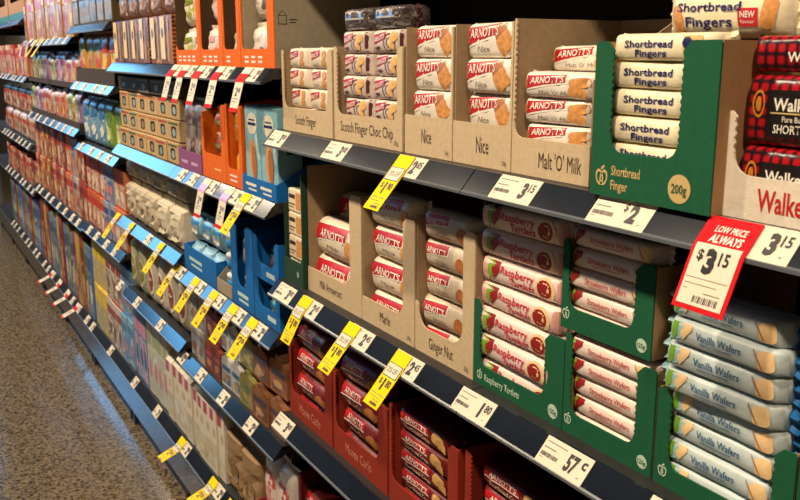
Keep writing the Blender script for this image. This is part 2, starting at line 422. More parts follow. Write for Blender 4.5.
# --- shortcake packets, two columns
def scotch_kind(kind, w, h, d, choc):
    P = Pillow(w, h, d, 6.0, 0.012, 0.0016, 3 if choc else 1, flat=0.96)
    base = film('choc_pack_film', (216, 200, 190)) if choc else cream_f
    hw = w / 2; pr = []
    lo = lambda t: h * (0.38 + 0.26 * t); hi = lambda t: h * (0.78 + 0.14 * t)
    pr.append(('red_banner', decal('red_banner', [band(-hw * 0.86, hw * (0.1 if not choc else 0.05), lo, hi, 8, 3)], film('banner_red', (190, 26, 34)), P.surf, 0.0008)))
    pr.append(('brand_lettering', decal('brand_lettering', [fit("ARNOTT'S", hw * 0.74, h * 0.2, -hw * 0.38, h * 0.65, 0.015, 0.15, 0.16)], white_ink, P.surf, 0.0014)))
    if choc:
        pr.append(('swirl_print', decal('swirl_print', [blob(hw * 0.30, h * 0.46, hw * 0.42, h * 0.40, 0, 18, 1, 2, 0.88), blob(hw * 0.30, h * 0.46, hw * 0.22, h * 0.22, 0, 16, 1, 2, 0.78), blob(-hw * 0.5, h * 0.24, hw * 0.2, h * 0.06, 0.1)], ink('plum_ink', (84, 34, 46)), P.surf, 0.001)))
        pr.append(('biscuit_picture', decal('biscuit_picture', [blob(hw * 0.58, h * 0.66, hw * 0.26, h * 0.22, 0.3, 12, 2, 3), blob(hw * 0.5, h * 0.3, hw * 0.2, h * 0.14, -0.3, 12, 2, 3)], biscuit_l, P.surf, 0.0014)))
        pr.append(('end_panel', decal('end_panel', [band(hw * 0.88, hw * 0.99, h * 0.06, h * 0.94, 3, 4)], film('plum_film', (92, 40, 44)), P.surf, 0.0009)))
    else:
        pr.append(('biscuit_picture', decal('biscuit_picture', [blob(hw * 0.46, h * 0.28, hw * 0.2, h * 0.2, 0, 12, 2, 3), blob(hw * 0.5, h * 0.7, hw * 0.2, h * 0.2, 0, 12, 2, 3)], biscuit_m, P.surf, 0.001)))
        pr.append(('lettering', decal('lettering', [fit('Scotch', hw * 0.5, h * 0.13, -hw * 0.3, h * 0.22, 0.0, 0.2)], grey_ink, P.surf, 0.001)))
    pk(kind, 'biscuit_packet', P, base, pr, base)
scotch_kind('scotch', 0.106, 0.0468, 0.07, False)
scotch_kind('choc', 0.110, 0.0458, 0.07, True)
CT = 'carton'
carton('kraft carton of shortcake biscuits at the left end of the upper shelf', CT, -2.092, -1.802, ZA, YF, 0.196, 0.196, 0.012, 0.026, 0.058, 0.20, kraft_m, kraft_in,
       prints=[('lettering', [fit('Scotch Finger', 0.12, 0.022, 0.14, 0.03)], brown_ink)])
carton('kraft carton stacked high with choc chip shortcake packets', CT, -1.792, -1.488, ZA, YF, 0.202, 0.20, 0.016, 0.022, 0.058, 0.20, kraft_m, kraft_in,
       prints=[('lettering', [fit('Scotch Finger Choc Chip', 0.235, 0.022, 0.15, 0.032), fit('250g', 0.016, 0.008, 0.28, 0.014)], brown_ink)])
for c, cx in (('left', -2.010), ('right', -1.890)):
    stack('scotch', cx, YF + 0.045, ZA + T + 0.008, 4, 0.0475, 'cream shortcake packet', 'in the %s column of the leftmost kraft carton' % c, group='shortcake packets')
for c, cx in (('left', -1.708), ('right', -1.576)):
    stack('choc', cx, YF + 0.045, ZA + T, 5, 0.0462, 'choc chip shortcake packet', 'upright one, %s column of the tall stack' % c, group='choc chip packets')
# dark ends of packets lying on the tall stack
P = Pillow(0.112, 0.046, 0.08, 5.0, 0.012, 0.003, 9, flat=0.96)
pk('darkpack', 'biscuit_packet', P, printed('grey_plum_print', [(58, 48, 50), (92, 84, 82), (70, 54, 54), (130, 122, 118)], 30, 0.25, (1, 1, 3)), [('seam', decal('seam', [band(-0.05, 0.05, 0.022, 0.026, 8, 1)], film('clear_seam', (180, 174, 168)), P.surf, 0.001))], film('plum_film', (92, 40, 44)))
place('darkpack', 'glossy grey packet on top of the left choc chip column', 'packet', (-1.708, YF + 0.05, ZA + T + 5 * 0.0462), (0, 0, 0.03), 'choc chip packets')
place('darkpack', 'glossy grey packet on top of the right choc chip column', 'packet', (-1.576, YF + 0.052, ZA + T + 5 * 0.0462), (0, 0, -0.03), 'choc chip packets')

# --- Nice
def nice_kind(kind, w, h, d, seed):
    P = Pillow(w, h, d, 4.8, 0.018, 0.0028, seed, flat=0.95); hw = w / 2
    pr = arnott_parts(P, w, h, 'nice')
    pr.append(('biscuit_picture', decal('biscuit_picture', [blob(hw * 0.42, h * 0.66, hw * 0.22, h * 0.22, 0.45, 20, 2, 7)], biscuit_d, P.surf, 0.0010)))
    pr.append(('biscuit_picture', decal('biscuit_picture', [blob(hw * 0.56, h * 0.42, hw * 0.26, h * 0.28, 0.6, 20, 3, 7)], biscuit_m, P.surf, 0.0016)))
    pr.append(('lettering', decal('lettering', [fit('Nice', hw * 0.4, h * 0.17, -hw * 0.22, h * 0.27, 0.0, 0.1)], grey_ink, P.surf, 0.0009)))
    pk(kind, 'biscuit_packet', P, white_f, pr, white_f)
nice_kind('nice', 0.1515, 0.0585, 0.070, 5)
carton('left one of the two kraft cartons of square biscuits', CT, -1.478, -1.312, ZA, YF, 0.232, 0.232, 0.0, 0.006, 0.073, 0.232, kraft_m, kraft_in, sl=0.235,
       prints=[('lettering', [fit('Nice', 0.034, 0.026, 0.080, 0.037), fit('250g', 0.012, 0.007, 0.15, 0.012)], brown_ink)])
carton('right one of the two kraft cartons of square biscuits', CT, -1.308, -1.139, ZA, YF, 0.232, 0.236, 0.0, 0.006, 0.072, 0.236, kraft_m, kraft_in, sl=0.236,
       prints=[('lettering', [fit('Nice', 0.036, 0.027, 0.090, 0.036), fit('250g', 0.012, 0.007, 0.152, 0.012)], brown_ink)])
stack('nice', -1.396, YF + 0.047, ZA + T, 4, 0.0585, 'white square-biscuit packet with red banner', 'in the left square-biscuit carton', group='square biscuit packets')
stack('nice', -1.224, YF + 0.046, ZA + T, 4, 0.0585, 'white square-biscuit packet with red banner', 'in the right square-biscuit carton', group='square biscuit packets')

# --- Malt
P = Pillow(0.160, 0.0388, 0.065, 5.0, 0.013, 0.0018, 12, flat=0.95); hw = 0.081; h = 0.038
pr = arnott_parts(P, 0.162, h, 'malt')
pr.append(('biscuit_picture', decal('biscuit_picture', [blob(hw * 0.66, h * 0.66, hw * 0.26, h * 0.2, 0.1, 12, 2, 4), blob(hw * 0.62, h * 0.3, hw * 0.24, h * 0.2, -0.1, 12, 2, 4)], biscuit_m, P.surf, 0.001)))
pr.append(('lettering', decal('lettering', [fit("Malt 'O' Milk", hw * 0.95, h * 0.17, hw * 0.02, h * 0.24, 0.0, 0.1)], grey_ink, P.surf, 0.0009)))
pk('malt', 'biscuit_packet', P, white_f, pr, white_f)
mt = carton('kraft carton of malt biscuits beside the tall green carton', CT, -1.136, -0.953, ZA, YF, 0.24, 0.15, 0.005, 0.0, 0.058, 0.24, kraft_m, kraft_in, depth=0.22,
       prints=[('lettering', [fit("Malt 'O' Milk", 0.098, 0.024, 0.118, 0.027)], brown_ink)])
ob('weight_lettering', decal('weight_lettering', [fit('GROSS WT 6.24kg', 0.085, 0.009, 0.10, 0.217, 0.01)], brown_ink, lambda x, z: 0.22 - T), mt)
stack('malt', -1.044, YF + 0.043, ZA + T, 5, 0.0392, 'white malt biscuit packet with red banner', 'in its kraft carton', group='malt biscuit packets', push=lambda i: 0.045 if i == 4 else 0)

# --- store-brand shortbread in the tall green carton
P = Pillow(0.174, 0.0346, 0.06, 5.0, 0.014, 0.0016, 21, flat=0.95); hw = 0.084; h = 0.036
pr = [('lettering', decal('lettering', [fit('Shortbread', hw * 0.98, h * 0.24, -hw * 0.18, h * 0.60, 0.022), fit('Fingers', hw * 0.66, h * 0.24, -hw * 0.12, h * 0.28, 0.022)], navy_ink, P.surf, 0.0009)),
      ('biscuit_picture', decal('biscuit_picture', [band(hw * 0.52, hw * 0.86, h * 0.12, h * 0.86, 5, 4)], biscuit_l, P.surf, 0.0007)),
      ('weight_disc', decal('weight_disc', [blob(hw * 0.60, h * 0.62, h * 0.2, h * 0.2)], navy_ink, P.surf, 0.0013))]
pk('shortbread', 'biscuit_packet', P, film('ivory_film', (238, 226, 192)), pr, film('ivory_film', (238, 226, 192)))
sx0, sx1 = -0.908, -0.702
green_ct = carton('tall green carton of shortbread fingers standing over the price rail', CT, sx0, sx1, ZA, 0.018, 0.202, 0.202, 0.034, 0.056, 0.06, 0.20, green_m, brown_in, depth=0.30, r=0.02, sl=0.202, sr=0.202,
    prints=[('lettering', [fit('Shortbread', 0.052, 0.0125, 0.066, 0.036, 0.012), fit('Finger', 0.031, 0.0125, 0.0555, 0.017, 0.012)], gold_ink), ('apple_logo', apple(0.022, 0.026, 0.013), gold_ink),
            ('weight_disc', [blob(0.158, 0.026, 0.018, 0.018, 0, 20, 1)], gold_ink)])
ob('weight_lettering', decal('weight_lettering', [fit('200g', 0.024, 0.011, 0.158, 0.026, 0.015)], green_m, None, 0.0011), green_ct)
# side print of the carton
v, f = fit('STORE', 0.11, 0.018, 0.18, 0.062, 0.02)
ob('side_lettering', mesh('side_lettering', [(0.2066, x, z) for (x, z) in v], f, ink('olive_ink', (74, 78, 44))), green_ct)
stack('shortbread', -0.810, 0.018 + 0.040, ZA + T, 6, 0.0348, 'ivory shortbread finger packet', 'in the tall green carton', group='shortbread finger packets', jx=0.003)
P2 = Pillow(0.19, 0.062, 0.05, 2.6, 0.03, 0.002, 33); hw = 0.095; h = 0.062
pr = [('lettering', decal('lettering', [fit('Shortbread', hw * 1.1, h * 0.17, -hw * 0.2, h * 0.66, 0.02), fit('Fingers', hw * 0.8, h * 0.2, -hw * 0.2, h * 0.36, 0.02)], navy_ink, P2.surf, 0.0009)),
      ('red_sticker', decal('red_sticker', [band(hw * 0.3, hw * 0.62, h * 0.26, h * 0.62, 4, 3)], red_ink, P2.surf, 0.0009)),
      ('sticker_lettering', decal('sticker_lettering', [fit('NEW', hw * 0.24, h * 0.12, hw * 0.46, h * 0.5, 0.02), fit('flavour', hw * 0.24, h * 0.07, hw * 0.46, h * 0.36)], white_ink, P2.surf, 0.0014)),
      ('biscuit_picture', decal('biscuit_picture', [blob(-hw * 0.78, h * 0.4, hw * 0.14, h * 0.3, 0.2, 12, 2, 4), blob(hw * 0.76, h * 0.5, hw * 0.1, h * 0.3, -0.2, 12, 2, 4)], biscuit_m, P2.surf, 0.0008))]
pk('topshort', 'biscuit_packet', P2, film('ivory_film', (238, 226, 192)), pr, film('ivory_film', (238, 226, 192)))
place('topshort', 'loose ivory shortbread packet with red sticker lying on top of the green carton', 'packet', (-0.795, 0.145, ZA + 0.206), (0.1, 0.02, -0.02))

# --- red tartan shortbread
def tartan():
    m = bpy.data.materials.new('red_tartan_film'); m.use_nodes = True
    nt = m.node_tree; b = nt.nodes['Principled BSDF']; tc = nt.nodes.new('ShaderNodeTexCoord')
    acc = None
    for ax, sc in (('X', 150.0), ('Z', 150.0)):
        w = nt.nodes.new('ShaderNodeTexWave'); w.wave_type = 'BANDS'; w.bands_direction = ax; w.inputs['Scale'].default_value = sc / 6.28
        nt.links.new(tc.outputs['Object'], w.inputs['Vector'])
        p = nt.nodes.new('ShaderNodeMath'); p.operation = 'POWER'; p.inputs[1].default_value = 3.0; nt.links.new(w.outputs['Fac'], p.inputs[0])
        if acc is None: acc = p
        else:
            a = nt.nodes.new('ShaderNodeMath'); a.operation = 'ADD'; nt.links.new(acc.outputs[0], a.inputs[0]); nt.links.new(p.outputs[0], a.inputs[1]); acc = a
    r = nt.nodes.new('ShaderNodeValToRGB'); e = r.color_ramp.elements
    e[0].position = 0.0; e[0].color = lin((176, 20, 30)) + (1,); e[1].position = 1.0; e[1].color = lin((30, 12, 24)) + (1,)
    q = e.new(0.45); q.color = lin((126, 12, 22)) + (1,)
    nt.links.new(acc.outputs[0], r.inputs['Fac']); nt.links.new(r.outputs['Color'], b.inputs['Base Color']); b.inputs['Roughness'].default_value = 0.28
    n = nt.nodes.new('ShaderNodeTexNoise'); n.inputs['Scale'].default_value = 45; nt.links.new(tc.outputs['Object'], n.inputs['Vector'])
    bp = nt.nodes.new('ShaderNodeBump'); bp.inputs['Strength'].default_value = 0.5; bp.inputs['Distance'].default_value = 0.004
    nt.links.new(n.outputs['Fac'], bp.inputs['Height']); nt.links.new(bp.outputs['Normal'], b.inputs['Normal'])
    return m
tart_m = tartan()
def walker_kind(kind, h, full):
    P = Pillow(0.136, h, 0.055, 5.0, 0.012, 0.002, 41 + h, flat=0.95); hw = 0.068
    pr = []
    if full:
        pr = [('black_panel', decal('black_panel', [band(-hw * 0.46, hw * 0.9, h * 0.14, h * 0.80, 10, 4)], film('black_film', (24, 16, 16)), P.surf, 0.0009)),
              ('badge', decal('badge', [blob(-hw * 0.64, h * 0.60, h * 0.10, h * 0.20, 0, 18, 1, 2, 0.78), blob(-hw * 0.64, h * 0.60, h * 0.045, h * 0.11)], ink('badge_gold', (196, 128, 40)), P.surf, 0.0016)),
              ('brand_lettering', decal('brand_lettering', [fit('Walkers', hw * 0.88, h * 0.17, hw * 0.08, h * 0.60, 0.02)], white_ink, P.surf, 0.0016)),
              ('lettering', decal('lettering', [fit('Pure Butter', hw * 0.5, h * 0.08, hw * 0.08, h * 0.40, 0.006), fit('SHORTBREAD', hw * 0.98, h * 0.12, hw * 0.16, h * 0.26, 0.006)], white_ink, P.surf, 0.0016)),
              ('gold_line', decal('gold_line', [band(-hw * 0.4, hw * 0.88, h * 0.47, h * 0.49, 10, 1)], gold_ink, P.surf, 0.0015))]
    else:
        pr = [('brand_lettering', decal('brand_lettering', [fit('Walkers', hw * 0.8, h * 0.26, hw * 0.15, h * 0.42, 0.02)], white_ink, P.surf, 0.0012))]
    pk(kind, 'shortbread_packet', P, tart_m, pr, tart_m)
walker_kind('walker', 0.079, True); walker_kind('walker_flat', 0.040, False)
carton('low white tray printed with red lettering holding the tartan packets', CT, -0.706, -0.546, ZA, 0.04, 0.122, 0.122, 0.014, 0.014, 0.050, 0.10, white_card, white_card, r=0.024, name='display_tray',
       prints=[('brand_lettering', [fit('Walkers', 0.076, 0.024, 0.089, 0.025, 0.02)], ink('tray_red', (190, 34, 34)))])
for i, z in enumerate((0.004, 0.084)):
    place('walker', 'red tartan shortbread packet, %s in the white tray' % ('lower one' if i == 0 else 'upper upright one'), 'packet', (-0.630, 0.077 + 0.004 * i, ZA + z), (0, 0, jit(0.02)), 'tartan shortbread packets')
place('walker_flat', 'red tartan shortbread packet lying flat on top of the others', 'packet', (-0.630, 0.087, ZA + 0.166), (0, 0.01, 0.02), 'tartan shortbread packets')

# ============================================================ middle shelf of the two nearest bays
YB = 0.058
# --- narrow green carton with cream boxes
KIND['creambox'] = [('snack_box', boxes('snack_box', [(-0.05, 0.05, -0.03, 0.03, 0, 0.058)], card('cream_box_card', (230, 214, 184)), 0.004)),
                    ('picture', decal('picture', [band(0.0, 0.045, 0.008, 0.05, 2, 2)], biscuit_m, lambda x, z: -0.03)),
                    ('title_print', decal('title_print', [fit('Cheese', 0.032, 0.010, -0.024, 0.038, 0.01), band(-0.044, -0.006, 0.018, 0.021, 1, 1), band(-0.044, -0.014, 0.011, 0.013, 1, 1)], brown_ink, lambda x, z: -0.03))]
# lettering on these boxes cannot be read in the photo: keep only print bars
KIND['creambox'][2] = ('title_print', decal('title_print', [band(-0.044, -0.006, 0.034, 0.044, 1, 1), band(-0.044, -0.006, 0.018, 0.021, 1, 1), band(-0.044, -0.014, 0.011, 0.013, 1, 1)], brown_ink, lambda x, z: -0.03))
carton('narrow dark green carton of cream boxes at the left end of middle shelf', CT, -2.09, -1.968, ZB, YB - 0.012, 0.07, 0.29, 0.0, 0.006, 0.062, 0.29, card('deep_green_card', (34, 66, 50)), card('deep_green_card', (34, 66, 50)), sl=0.20, prints=[('apple_logo', apple(0.09, 0.03, 0.008), pale_ink), ('lettering', [fit('Crackers', 0.05, 0.012, 0.04, 0.03)], pale_ink)][:1])
stack('creambox', -2.03, YB + 0.028, ZB + T, 4, 0.0605, 'small cream snack box', 'in the narrow dark green carton', 'box', 'cream snack boxes', jx=0.002, jr=0.01)

# --- round biscuits
def round_kind(kind, w, h, n, word, seed, dark=False):
    P = Pillow(w, h, h * 0.9, n + 0.6, 0.02, 0.0022, seed, flat=0.86); hw = w / 2
    fl = film('tan_film', (206, 190, 166)) if dark else film('round_pack_film', (230, 216, 194))
    lo = lambda t: h * (0.44 + 0.18 * t ** 0.6); hi = lambda t: h * (0.86 + 0.06 * t)
    xl, xr = -hw * 0.86, hw * (0.10 if dark else 0.46)
    pr = [('white_stripe', decal('white_stripe', [band(xl - 0.003, xr + 0.005, lambda t: lo(t) - h * 0.05, lambda t: hi(t) + h * 0.02, 9, 4)], white_f, P.surf, 0.0005)),
          ('red_banner', decal('red_banner', [band(xl, xr, lo, hi, 9, 4)], film('banner_red', (190, 26, 34)), P.surf, 0.001)),
          ('brand_lettering', decal('brand_lettering', [fit("ARNOTT'S", (xr - xl) * 0.80, h * 0.20, xl + (xr - xl) * 0.54, h * 0.66, 0.018, 0.12)], white_ink, P.surf, 0.0018)),
          ('biscuit_picture', decal('biscuit_picture', [blob(hw * 0.60, h * 0.42, h * 0.26, h * 0.25)], biscuit_d if dark else biscuit_m, P.surf, 0.0012)),
          ('lettering', decal('lettering', [fit(wd, hw * 0.55, h * 0.10, -hw * 0.12, h * (0.34 - 0.14 * q), 0, 0.1) for q, wd in enumerate(word.split())], grey_ink, P.surf, 0.001))]
    pk(kind, 'biscuit_packet', P, fl, pr, fl, 14, 20)
round_kind('arrow', 0.25, 0.094, 2.1, 'Milk Arrowroot', 51)
round_kind('marie', 0.196, 0.0725, 2.2, 'Marie', 52)
round_kind('ginger', 0.172, 0.0565, 2.2, 'Ginger Nut', 53, True)
carton('kraft carton of milk arrowroot biscuits with one wide front strip', CT, -1.964, -1.674, ZB, YB, 0.24, 0.272, 0.0, 0.056, 0.060, 0.31, kraft_m, kraft_in, r=0.03, teeth=False, sl=0.31,
       prints=[('lettering', [fit('Milk Arrowroot', 0.12, 0.02, 0.13, 0.03)], brown_ink)])
carton('kraft carton of round tea biscuits between arrowroot and ginger cartons', CT, -1.671, -1.445, ZB, YB, 0.24, 0.258, 0.0, 0.046, 0.054, 0.275, kraft_m, kraft_in, r=0.03, teeth=False, sl=0.275,
       prints=[('lettering', [fit('Marie', 0.045, 0.022, 0.105, 0.028), fit('250g', 0.014, 0.008, 0.205, 0.014)], brown_ink)])
carton('kraft carton of ginger biscuits left of the pink tartlet packets', CT, -1.441, -1.238, ZB, YB, 0.10, 0.27, 0.012, 0.036, 0.052, 0.27, kraft_m, kraft_in, r=0.035, teeth=False, sl=0.27,
       prints=[('lettering', [fit('Ginger Nut', 0.085, 0.022, 0.095, 0.027), fit('250g', 0.014, 0.008, 0.182, 0.014)], brown_ink)])
stack('arrow', -1.832, YB + 0.054, ZB + T, 2, 0.0900, 'fat cream milk arrowroot packet', 'in front of its kraft carton', group='arrowroot packets', jx=0.003)
place('arrow', 'fat cream milk arrowroot packet resting behind the upper front one', 'packet', (-1.836, YB + 0.124, ZB + T + 0.145), (0, 0, 0.02), 'arrowroot packets')
stack('marie', -1.560, YB + 0.042, ZB + T, 4, 0.072, 'round cream tea biscuit packet', 'in the middle kraft carton', group='round biscuit packets')
stack('ginger', -1.343, YB + 0.034, ZB + T, 5, 0.057, 'tan ginger biscuit roll', 'in the ginger carton', group='ginger biscuit rolls')

# --- raspberry tartlets
def wafer_kind(kind, w, h, d, base, left_c, word, wcol, pics, right_c, seed, n=2.8, two=None, wsz=0.3, wx=0.0, ww=0.9, sln=0.010):
    P = Pillow(w, h, d, n + 0.8, 0.013, 0.0014, seed); hw = w / 2
    pr = []
    for i, (c, x0, x1, sl) in enumerate(left_c):
        pr.append(('corner_print', decal('corner_print', [band(x0 * hw, x1 * hw, lambda t, s=sl: h * (0.10 + s * t), h * 0.90, 5, 3)], c, P.surf, 0.0006 + 0.0002 * i)))
    if two:
        pr.append(('lettering', decal('lettering', [fit(word, hw * ww, h * wsz, hw * wx, h * 0.64, 0.014, 0.1), fit(two, hw * ww * 0.72, h * wsz, hw * (wx + 0.12), h * 0.30, 0.014, 0.1)], wcol, P.surf, 0.001)))
    else:
        pr.append(('lettering', decal('lettering', [fit(word, hw * ww, h * wsz, hw * wx, h * 0.56, 0.008)], wcol, P.surf, 0.001)))
        pr.append(('small_print', decal('small_print', [band(hw * (wx - ww * 0.40), hw * (wx + ww * 0.30), h * 0.30, h * 0.335, 6, 1)], wcol, P.surf, 0.001)))
    for (c, sh) in pics: pr.append(('picture', decal('picture', [blob(x * hw, z * h, rx * hw, rz * h, rot, 14, 2, pw) for (x, z, rx, rz, rot, pw) in sh], c, P.surf, 0.0011 + 0.0003 * len(pr) / 4)))
    pk(kind, 'biscuit_packet', P, base, pr, right_c, ln=sln, wave=0.006 if sln > 0.012 else 0.0025)
jam = ink('jam_print', (150, 34, 36), 0.35); lime = film('lime_print', (120, 172, 44)); pinkf = film('pink_film', (226, 168, 160)); skyf = film('pale_blue_film', (150, 196, 200)); peach = film('peach_print', (240, 204, 150))
wafer_kind('tartlet', 0.224, 0.046, 0.06, film('rose_white_film', (234, 214, 204)), [(pinkf, -0.97, -0.72, 0), (lime, -0.76, -0.60, 0.3), (jam, -0.66, -0.46, 0.45)], 'Raspberry', ink('raspberry_ink', (206, 36, 62)),
           [(peach, [(0.62, 0.46, 0.22, 0.42, 0, 2)]), (jam, [(0.60, 0.46, 0.165, 0.32, 0, 2)]), (pinkf, [(0.93, 0.5, 0.05, 0.4, 0, 3)])], pinkf, 61, two='Tartlets', wx=-0.04, ww=0.80, wsz=0.28)
# wafers
wafer_kind('strawberry', 0.172, 0.030, 0.05, film('blush_film', (236, 216, 204)), [(lime, -0.95, -0.80, 0.4), (jam, -0.88, -0.62, 0.6)], 'Strawberry Wafers', ink('strawberry_ink', (196, 70, 74)),
           [(peach, [(0.80, 0.5, 0.12, 0.36, 0, 4)]), (biscuit_d, [(0.70, 0.5, 0.012, 0.4, 0.5, 2)])], film('blush_film', (236, 216, 204)), 71, wx=0.02, ww=0.98, wsz=0.28, n=3.4)
wafer_kind('vanilla', 0.176, 0.0338, 0.055, film('mist_film', (192, 206, 206)), [(skyf, -0.97, -0.66, 0.2), (peach, -0.7, -0.5, 0.6), (lime, -0.86, -0.76, 0.3)], 'Vanilla Wafers', ink('teal_ink', (24, 92, 136)),
           [(peach, [(0.78, 0.5, 0.13, 0.36, 0.1, 4)]), (biscuit_d, [(0.66, 0.5, 0.012, 0.42, 0.6, 2)])], (skyf, film('blue_foil', (24, 104, 168))), 81, wx=-0.02, ww=0.80, wsz=0.29, n=3.4, sln=0.018)
LOGO = lambda x, z: ('apple_logo', apple(x, z, 0.009), pale_ink)
def weigh(c, x, z, r): ob('weight_lettering', decal('weight_lettering', [fit('125g', r * 1.5, r * 0.62, x, z, 0.01)], green_m, None, 0.0011), c)
weigh(carton('green carton of raspberry tartlets with low front', CT, -1.236, -0.992, ZB, YB, 0.155, 0.146, 0.020, 0.048, 0.036, 0.15, green_m, brown_in, sl=0.155, sr=0.146,
       prints=[('lettering', [fit('Raspberry Tartlets', 0.10, 0.012, 0.085, 0.018, 0.012)], pale_ink), LOGO(0.020, 0.019), ('weight_disc', [blob(0.222, 0.022, 0.012, 0.012, 0, 16, 1)], pale_ink)]), 0.222, 0.022, 0.012)
stack('tartlet', -1.126, YB + 0.035, ZB + T, 7, 0.0465, 'pink and white raspberry tartlet packet', 'in the stack', group='raspberry tartlet packets', jx=0.005)
for nm, zb, ph, nn in (('lower', ZB, 'lower', 5), ('upper', ZB + 0.1665, 'upper', 5)):
    xo = 0.0 if nm == 'lower' else -0.014
    sc_ = carton('%s one of two stacked green strawberry wafer cartons' % nm, CT, -0.990 + xo, -0.803 + xo, zb, YB - (0.0 if nm == 'lower' else 0.0), 0.160 if nm == 'lower' else 0.138, 0.156 if nm == 'lower' else 0.132, 0.016, 0.036, 0.034, 0.155 if nm == 'lower' else 0.13, green_m, brown_in, sl=0.158 if nm == 'lower' else 0.138, sr=0.156 if nm == 'lower' else 0.13,
           prints=[LOGO(0.012, 0.024), ('weight_disc', [blob(0.170, 0.018, 0.010, 0.010, 0, 16, 1)], pale_ink), ('small_print', [fit('125g', 0.012, 0.005, 0.170, 0.0185, 0.01)], green_m)][:2])
    weigh(sc_, 0.170, 0.018, 0.010)
    stack('strawberry', -0.902 + xo, YB + 0.030, zb + T, nn, 0.0312, 'blush strawberry wafer packet', 'in the %s green carton' % ph, group='strawberry wafer packets', jx=0.003, jr=0.02)
carton('green carton overfilled with pale vanilla wafer packets', CT, -0.798, -0.584, ZB, YB, 0.138, 0.126, 0.024, 0.030, 0.028, 0.13, green_m, brown_in, sl=0.138, sr=0.126, prints=[LOGO(0.016, 0.022)])
stack('vanilla', -0.699, YB + 0.032, ZB + T, 8, 0.0343, 'pale vanilla wafer packet with blue foil end', 'in the overfilled green carton', group='vanilla wafer packets', jx=0.004, jr=0.03, push=lambda i: -0.012 if i > 3 else 0)
carton('green carton at the right edge beside the vanilla wafers', CT, -0.580, -0.385, ZB, YB, 0.285, 0.16, 0.030, 0.036, 0.06, 0.285, green_m, brown_in, sl=0.285, prints=[LOGO(0.017, 0.02)])
stack('strawberry', -0.483, YB + 0.034, ZB + T, 4, 0.0312, 'blush wafer packet', 'in the green carton at the right edge', group='strawberry wafer packets', jx=0.003, jr=0.02)

# ============================================================ third shelf of the two nearest bays
def red_kind(kind, w, h, d, word, seed, dark=False):
    P = Pillow(w, h, d, 2.8 if word == 'Monte Carlo' else 4.0, 0.018, 0.0024, seed); hw = w / 2
    body = film('maroon_film', (112, 26, 26)) if not dark else film('brown_film', (74, 40, 32), 0.6)
    xl, xr = -hw * 0.82, hw * 0.22
    lo = lambda t: h * (0.50 + 0.06 * t); hi = lambda t: h * (0.90 - 0.02 * t)
    pr = [('brand_banner', decal('brand_banner', [band(xl, xr, lo, hi, 8, 3)], film('banner_red', (190, 26, 34)), P.surf, 0.0008)),
          ('brand_lettering', decal('brand_lettering', [fit("ARNOTT'S", (xr - xl) * 0.78, h * 0.22, xl + (xr - xl) * 0.54, h * 0.70, 0.018, 0.12)], white_ink, P.surf, 0.0014)),
          ('underline', decal('underline', [band(xl, xr, lambda t: lo(t) - h * 0.05, lo, 8, 1)], white_ink, P.surf, 0.0009)),
          ('lettering', decal('lettering', [fit(word, hw * (0.7 if word == 'Monte Carlo' else 0.95), h * 0.20, hw * (-0.12 if word == 'Monte Carlo' else -0.18), h * 0.29, 0.012)], ink('tan_ink', (226, 200, 172)), P.surf, 0.001))]
    if word == 'Monte Carlo':
        pr.append(('biscuit_picture', decal('biscuit_picture', [blob(hw * 0.62, h * 0.36, hw * 0.3, h * 0.26, 0.1)], biscuit_d, P.surf, 0.0011)))
    else:
        pr.append(('biscuit_picture', decal('biscuit_picture', [blob(hw * 0.56, h * 0.60, hw * 0.2, h * 0.26, -0.1, 14, 2, 4), blob(hw * 0.70, h * 0.30, hw * 0.14, h * 0.24, 0.3, 14, 2, 4)], biscuit_l, P.surf, 0.0011)))
    pk(kind, 'biscuit_packet', P, body, pr, body)
red_kind('monte', 0.20, 0.062, 0.075, 'Monte Carlo', 91)
red_kind('creams', 0.205, 0.0425, 0.06, 'Shortbread Cream', 92)
P = Pillow(0.20, 0.06, 0.075, 2.4, 0.02, 0.003, 95)
pk('monte_end', 'biscuit_packet', P, film('brown_film', (74, 40, 32), 0.6), [('seam', decal('seam', [band(-0.09, 0.09, 0.028, 0.034, 10, 1)], film('maroon_film', (112, 26, 26)), P.surf, 0.001))], film('brown_film', (74, 40, 32), 0.6))
YC = 0.052
for i, (x0, x1, wd) in enumerate(((-2.09, -1.826, 'left'), (-1.816, -1.548, 'right'))):
    carton('%s one of two rust-red cartons of round cream biscuits' % wd, CT, x0, x1, ZC, YC, 0.205, 0.205, 0.012, 0.042, 0.066, 0.205, rust_m, rust_m, r=0.02, sl=0.205, sr=0.205,
           prints=[('lettering', [fit('Monte Carlo', 0.13, 0.024, 0.13, 0.034)], ink('rose_ink', (214, 138, 110)))])
    stack('monte', (x0 + x1) / 2 - 0.014, YC + 0.046, ZC + T, 4, 0.0640, 'maroon cream-biscuit packet', 'in the %s round-biscuit rust-red carton' % wd, group='maroon biscuit packets', jr=0.05)
    place('monte_end', 'plain dark packet lying on the stack in the %s round-biscuit rust-red carton' % wd, 'packet', ((x0 + x1) / 2 - 0.014, YC + 0.055, ZC + T + 4 * 0.064), (0, 0, 0.05), 'maroon biscuit packets')
carton('rust-red carton of shortbread cream packets under the yellow tag', CT, -1.538, -1.272, ZC, YC, 0.222, 0.222, 0.010, 0.036, 0.05, 0.22, rust_m, rust_m, r=0.02, sl=0.222, sr=0.222)
stack('creams', -1.416, YC + 0.040, ZC + T, 5, 0.0440, 'maroon shortbread cream packet', 'in the rust-red carton', group='shortbread cream packets')
carton('rust-red carton partly hidden under the price rail, right of shortbread creams', CT, -1.248, -0.985, ZC, YC, 0.235, 0.235, 0.020, 0.036, 0.05, 0.23, rust_m, rust_m, r=0.02, sl=0.235, sr=0.235)
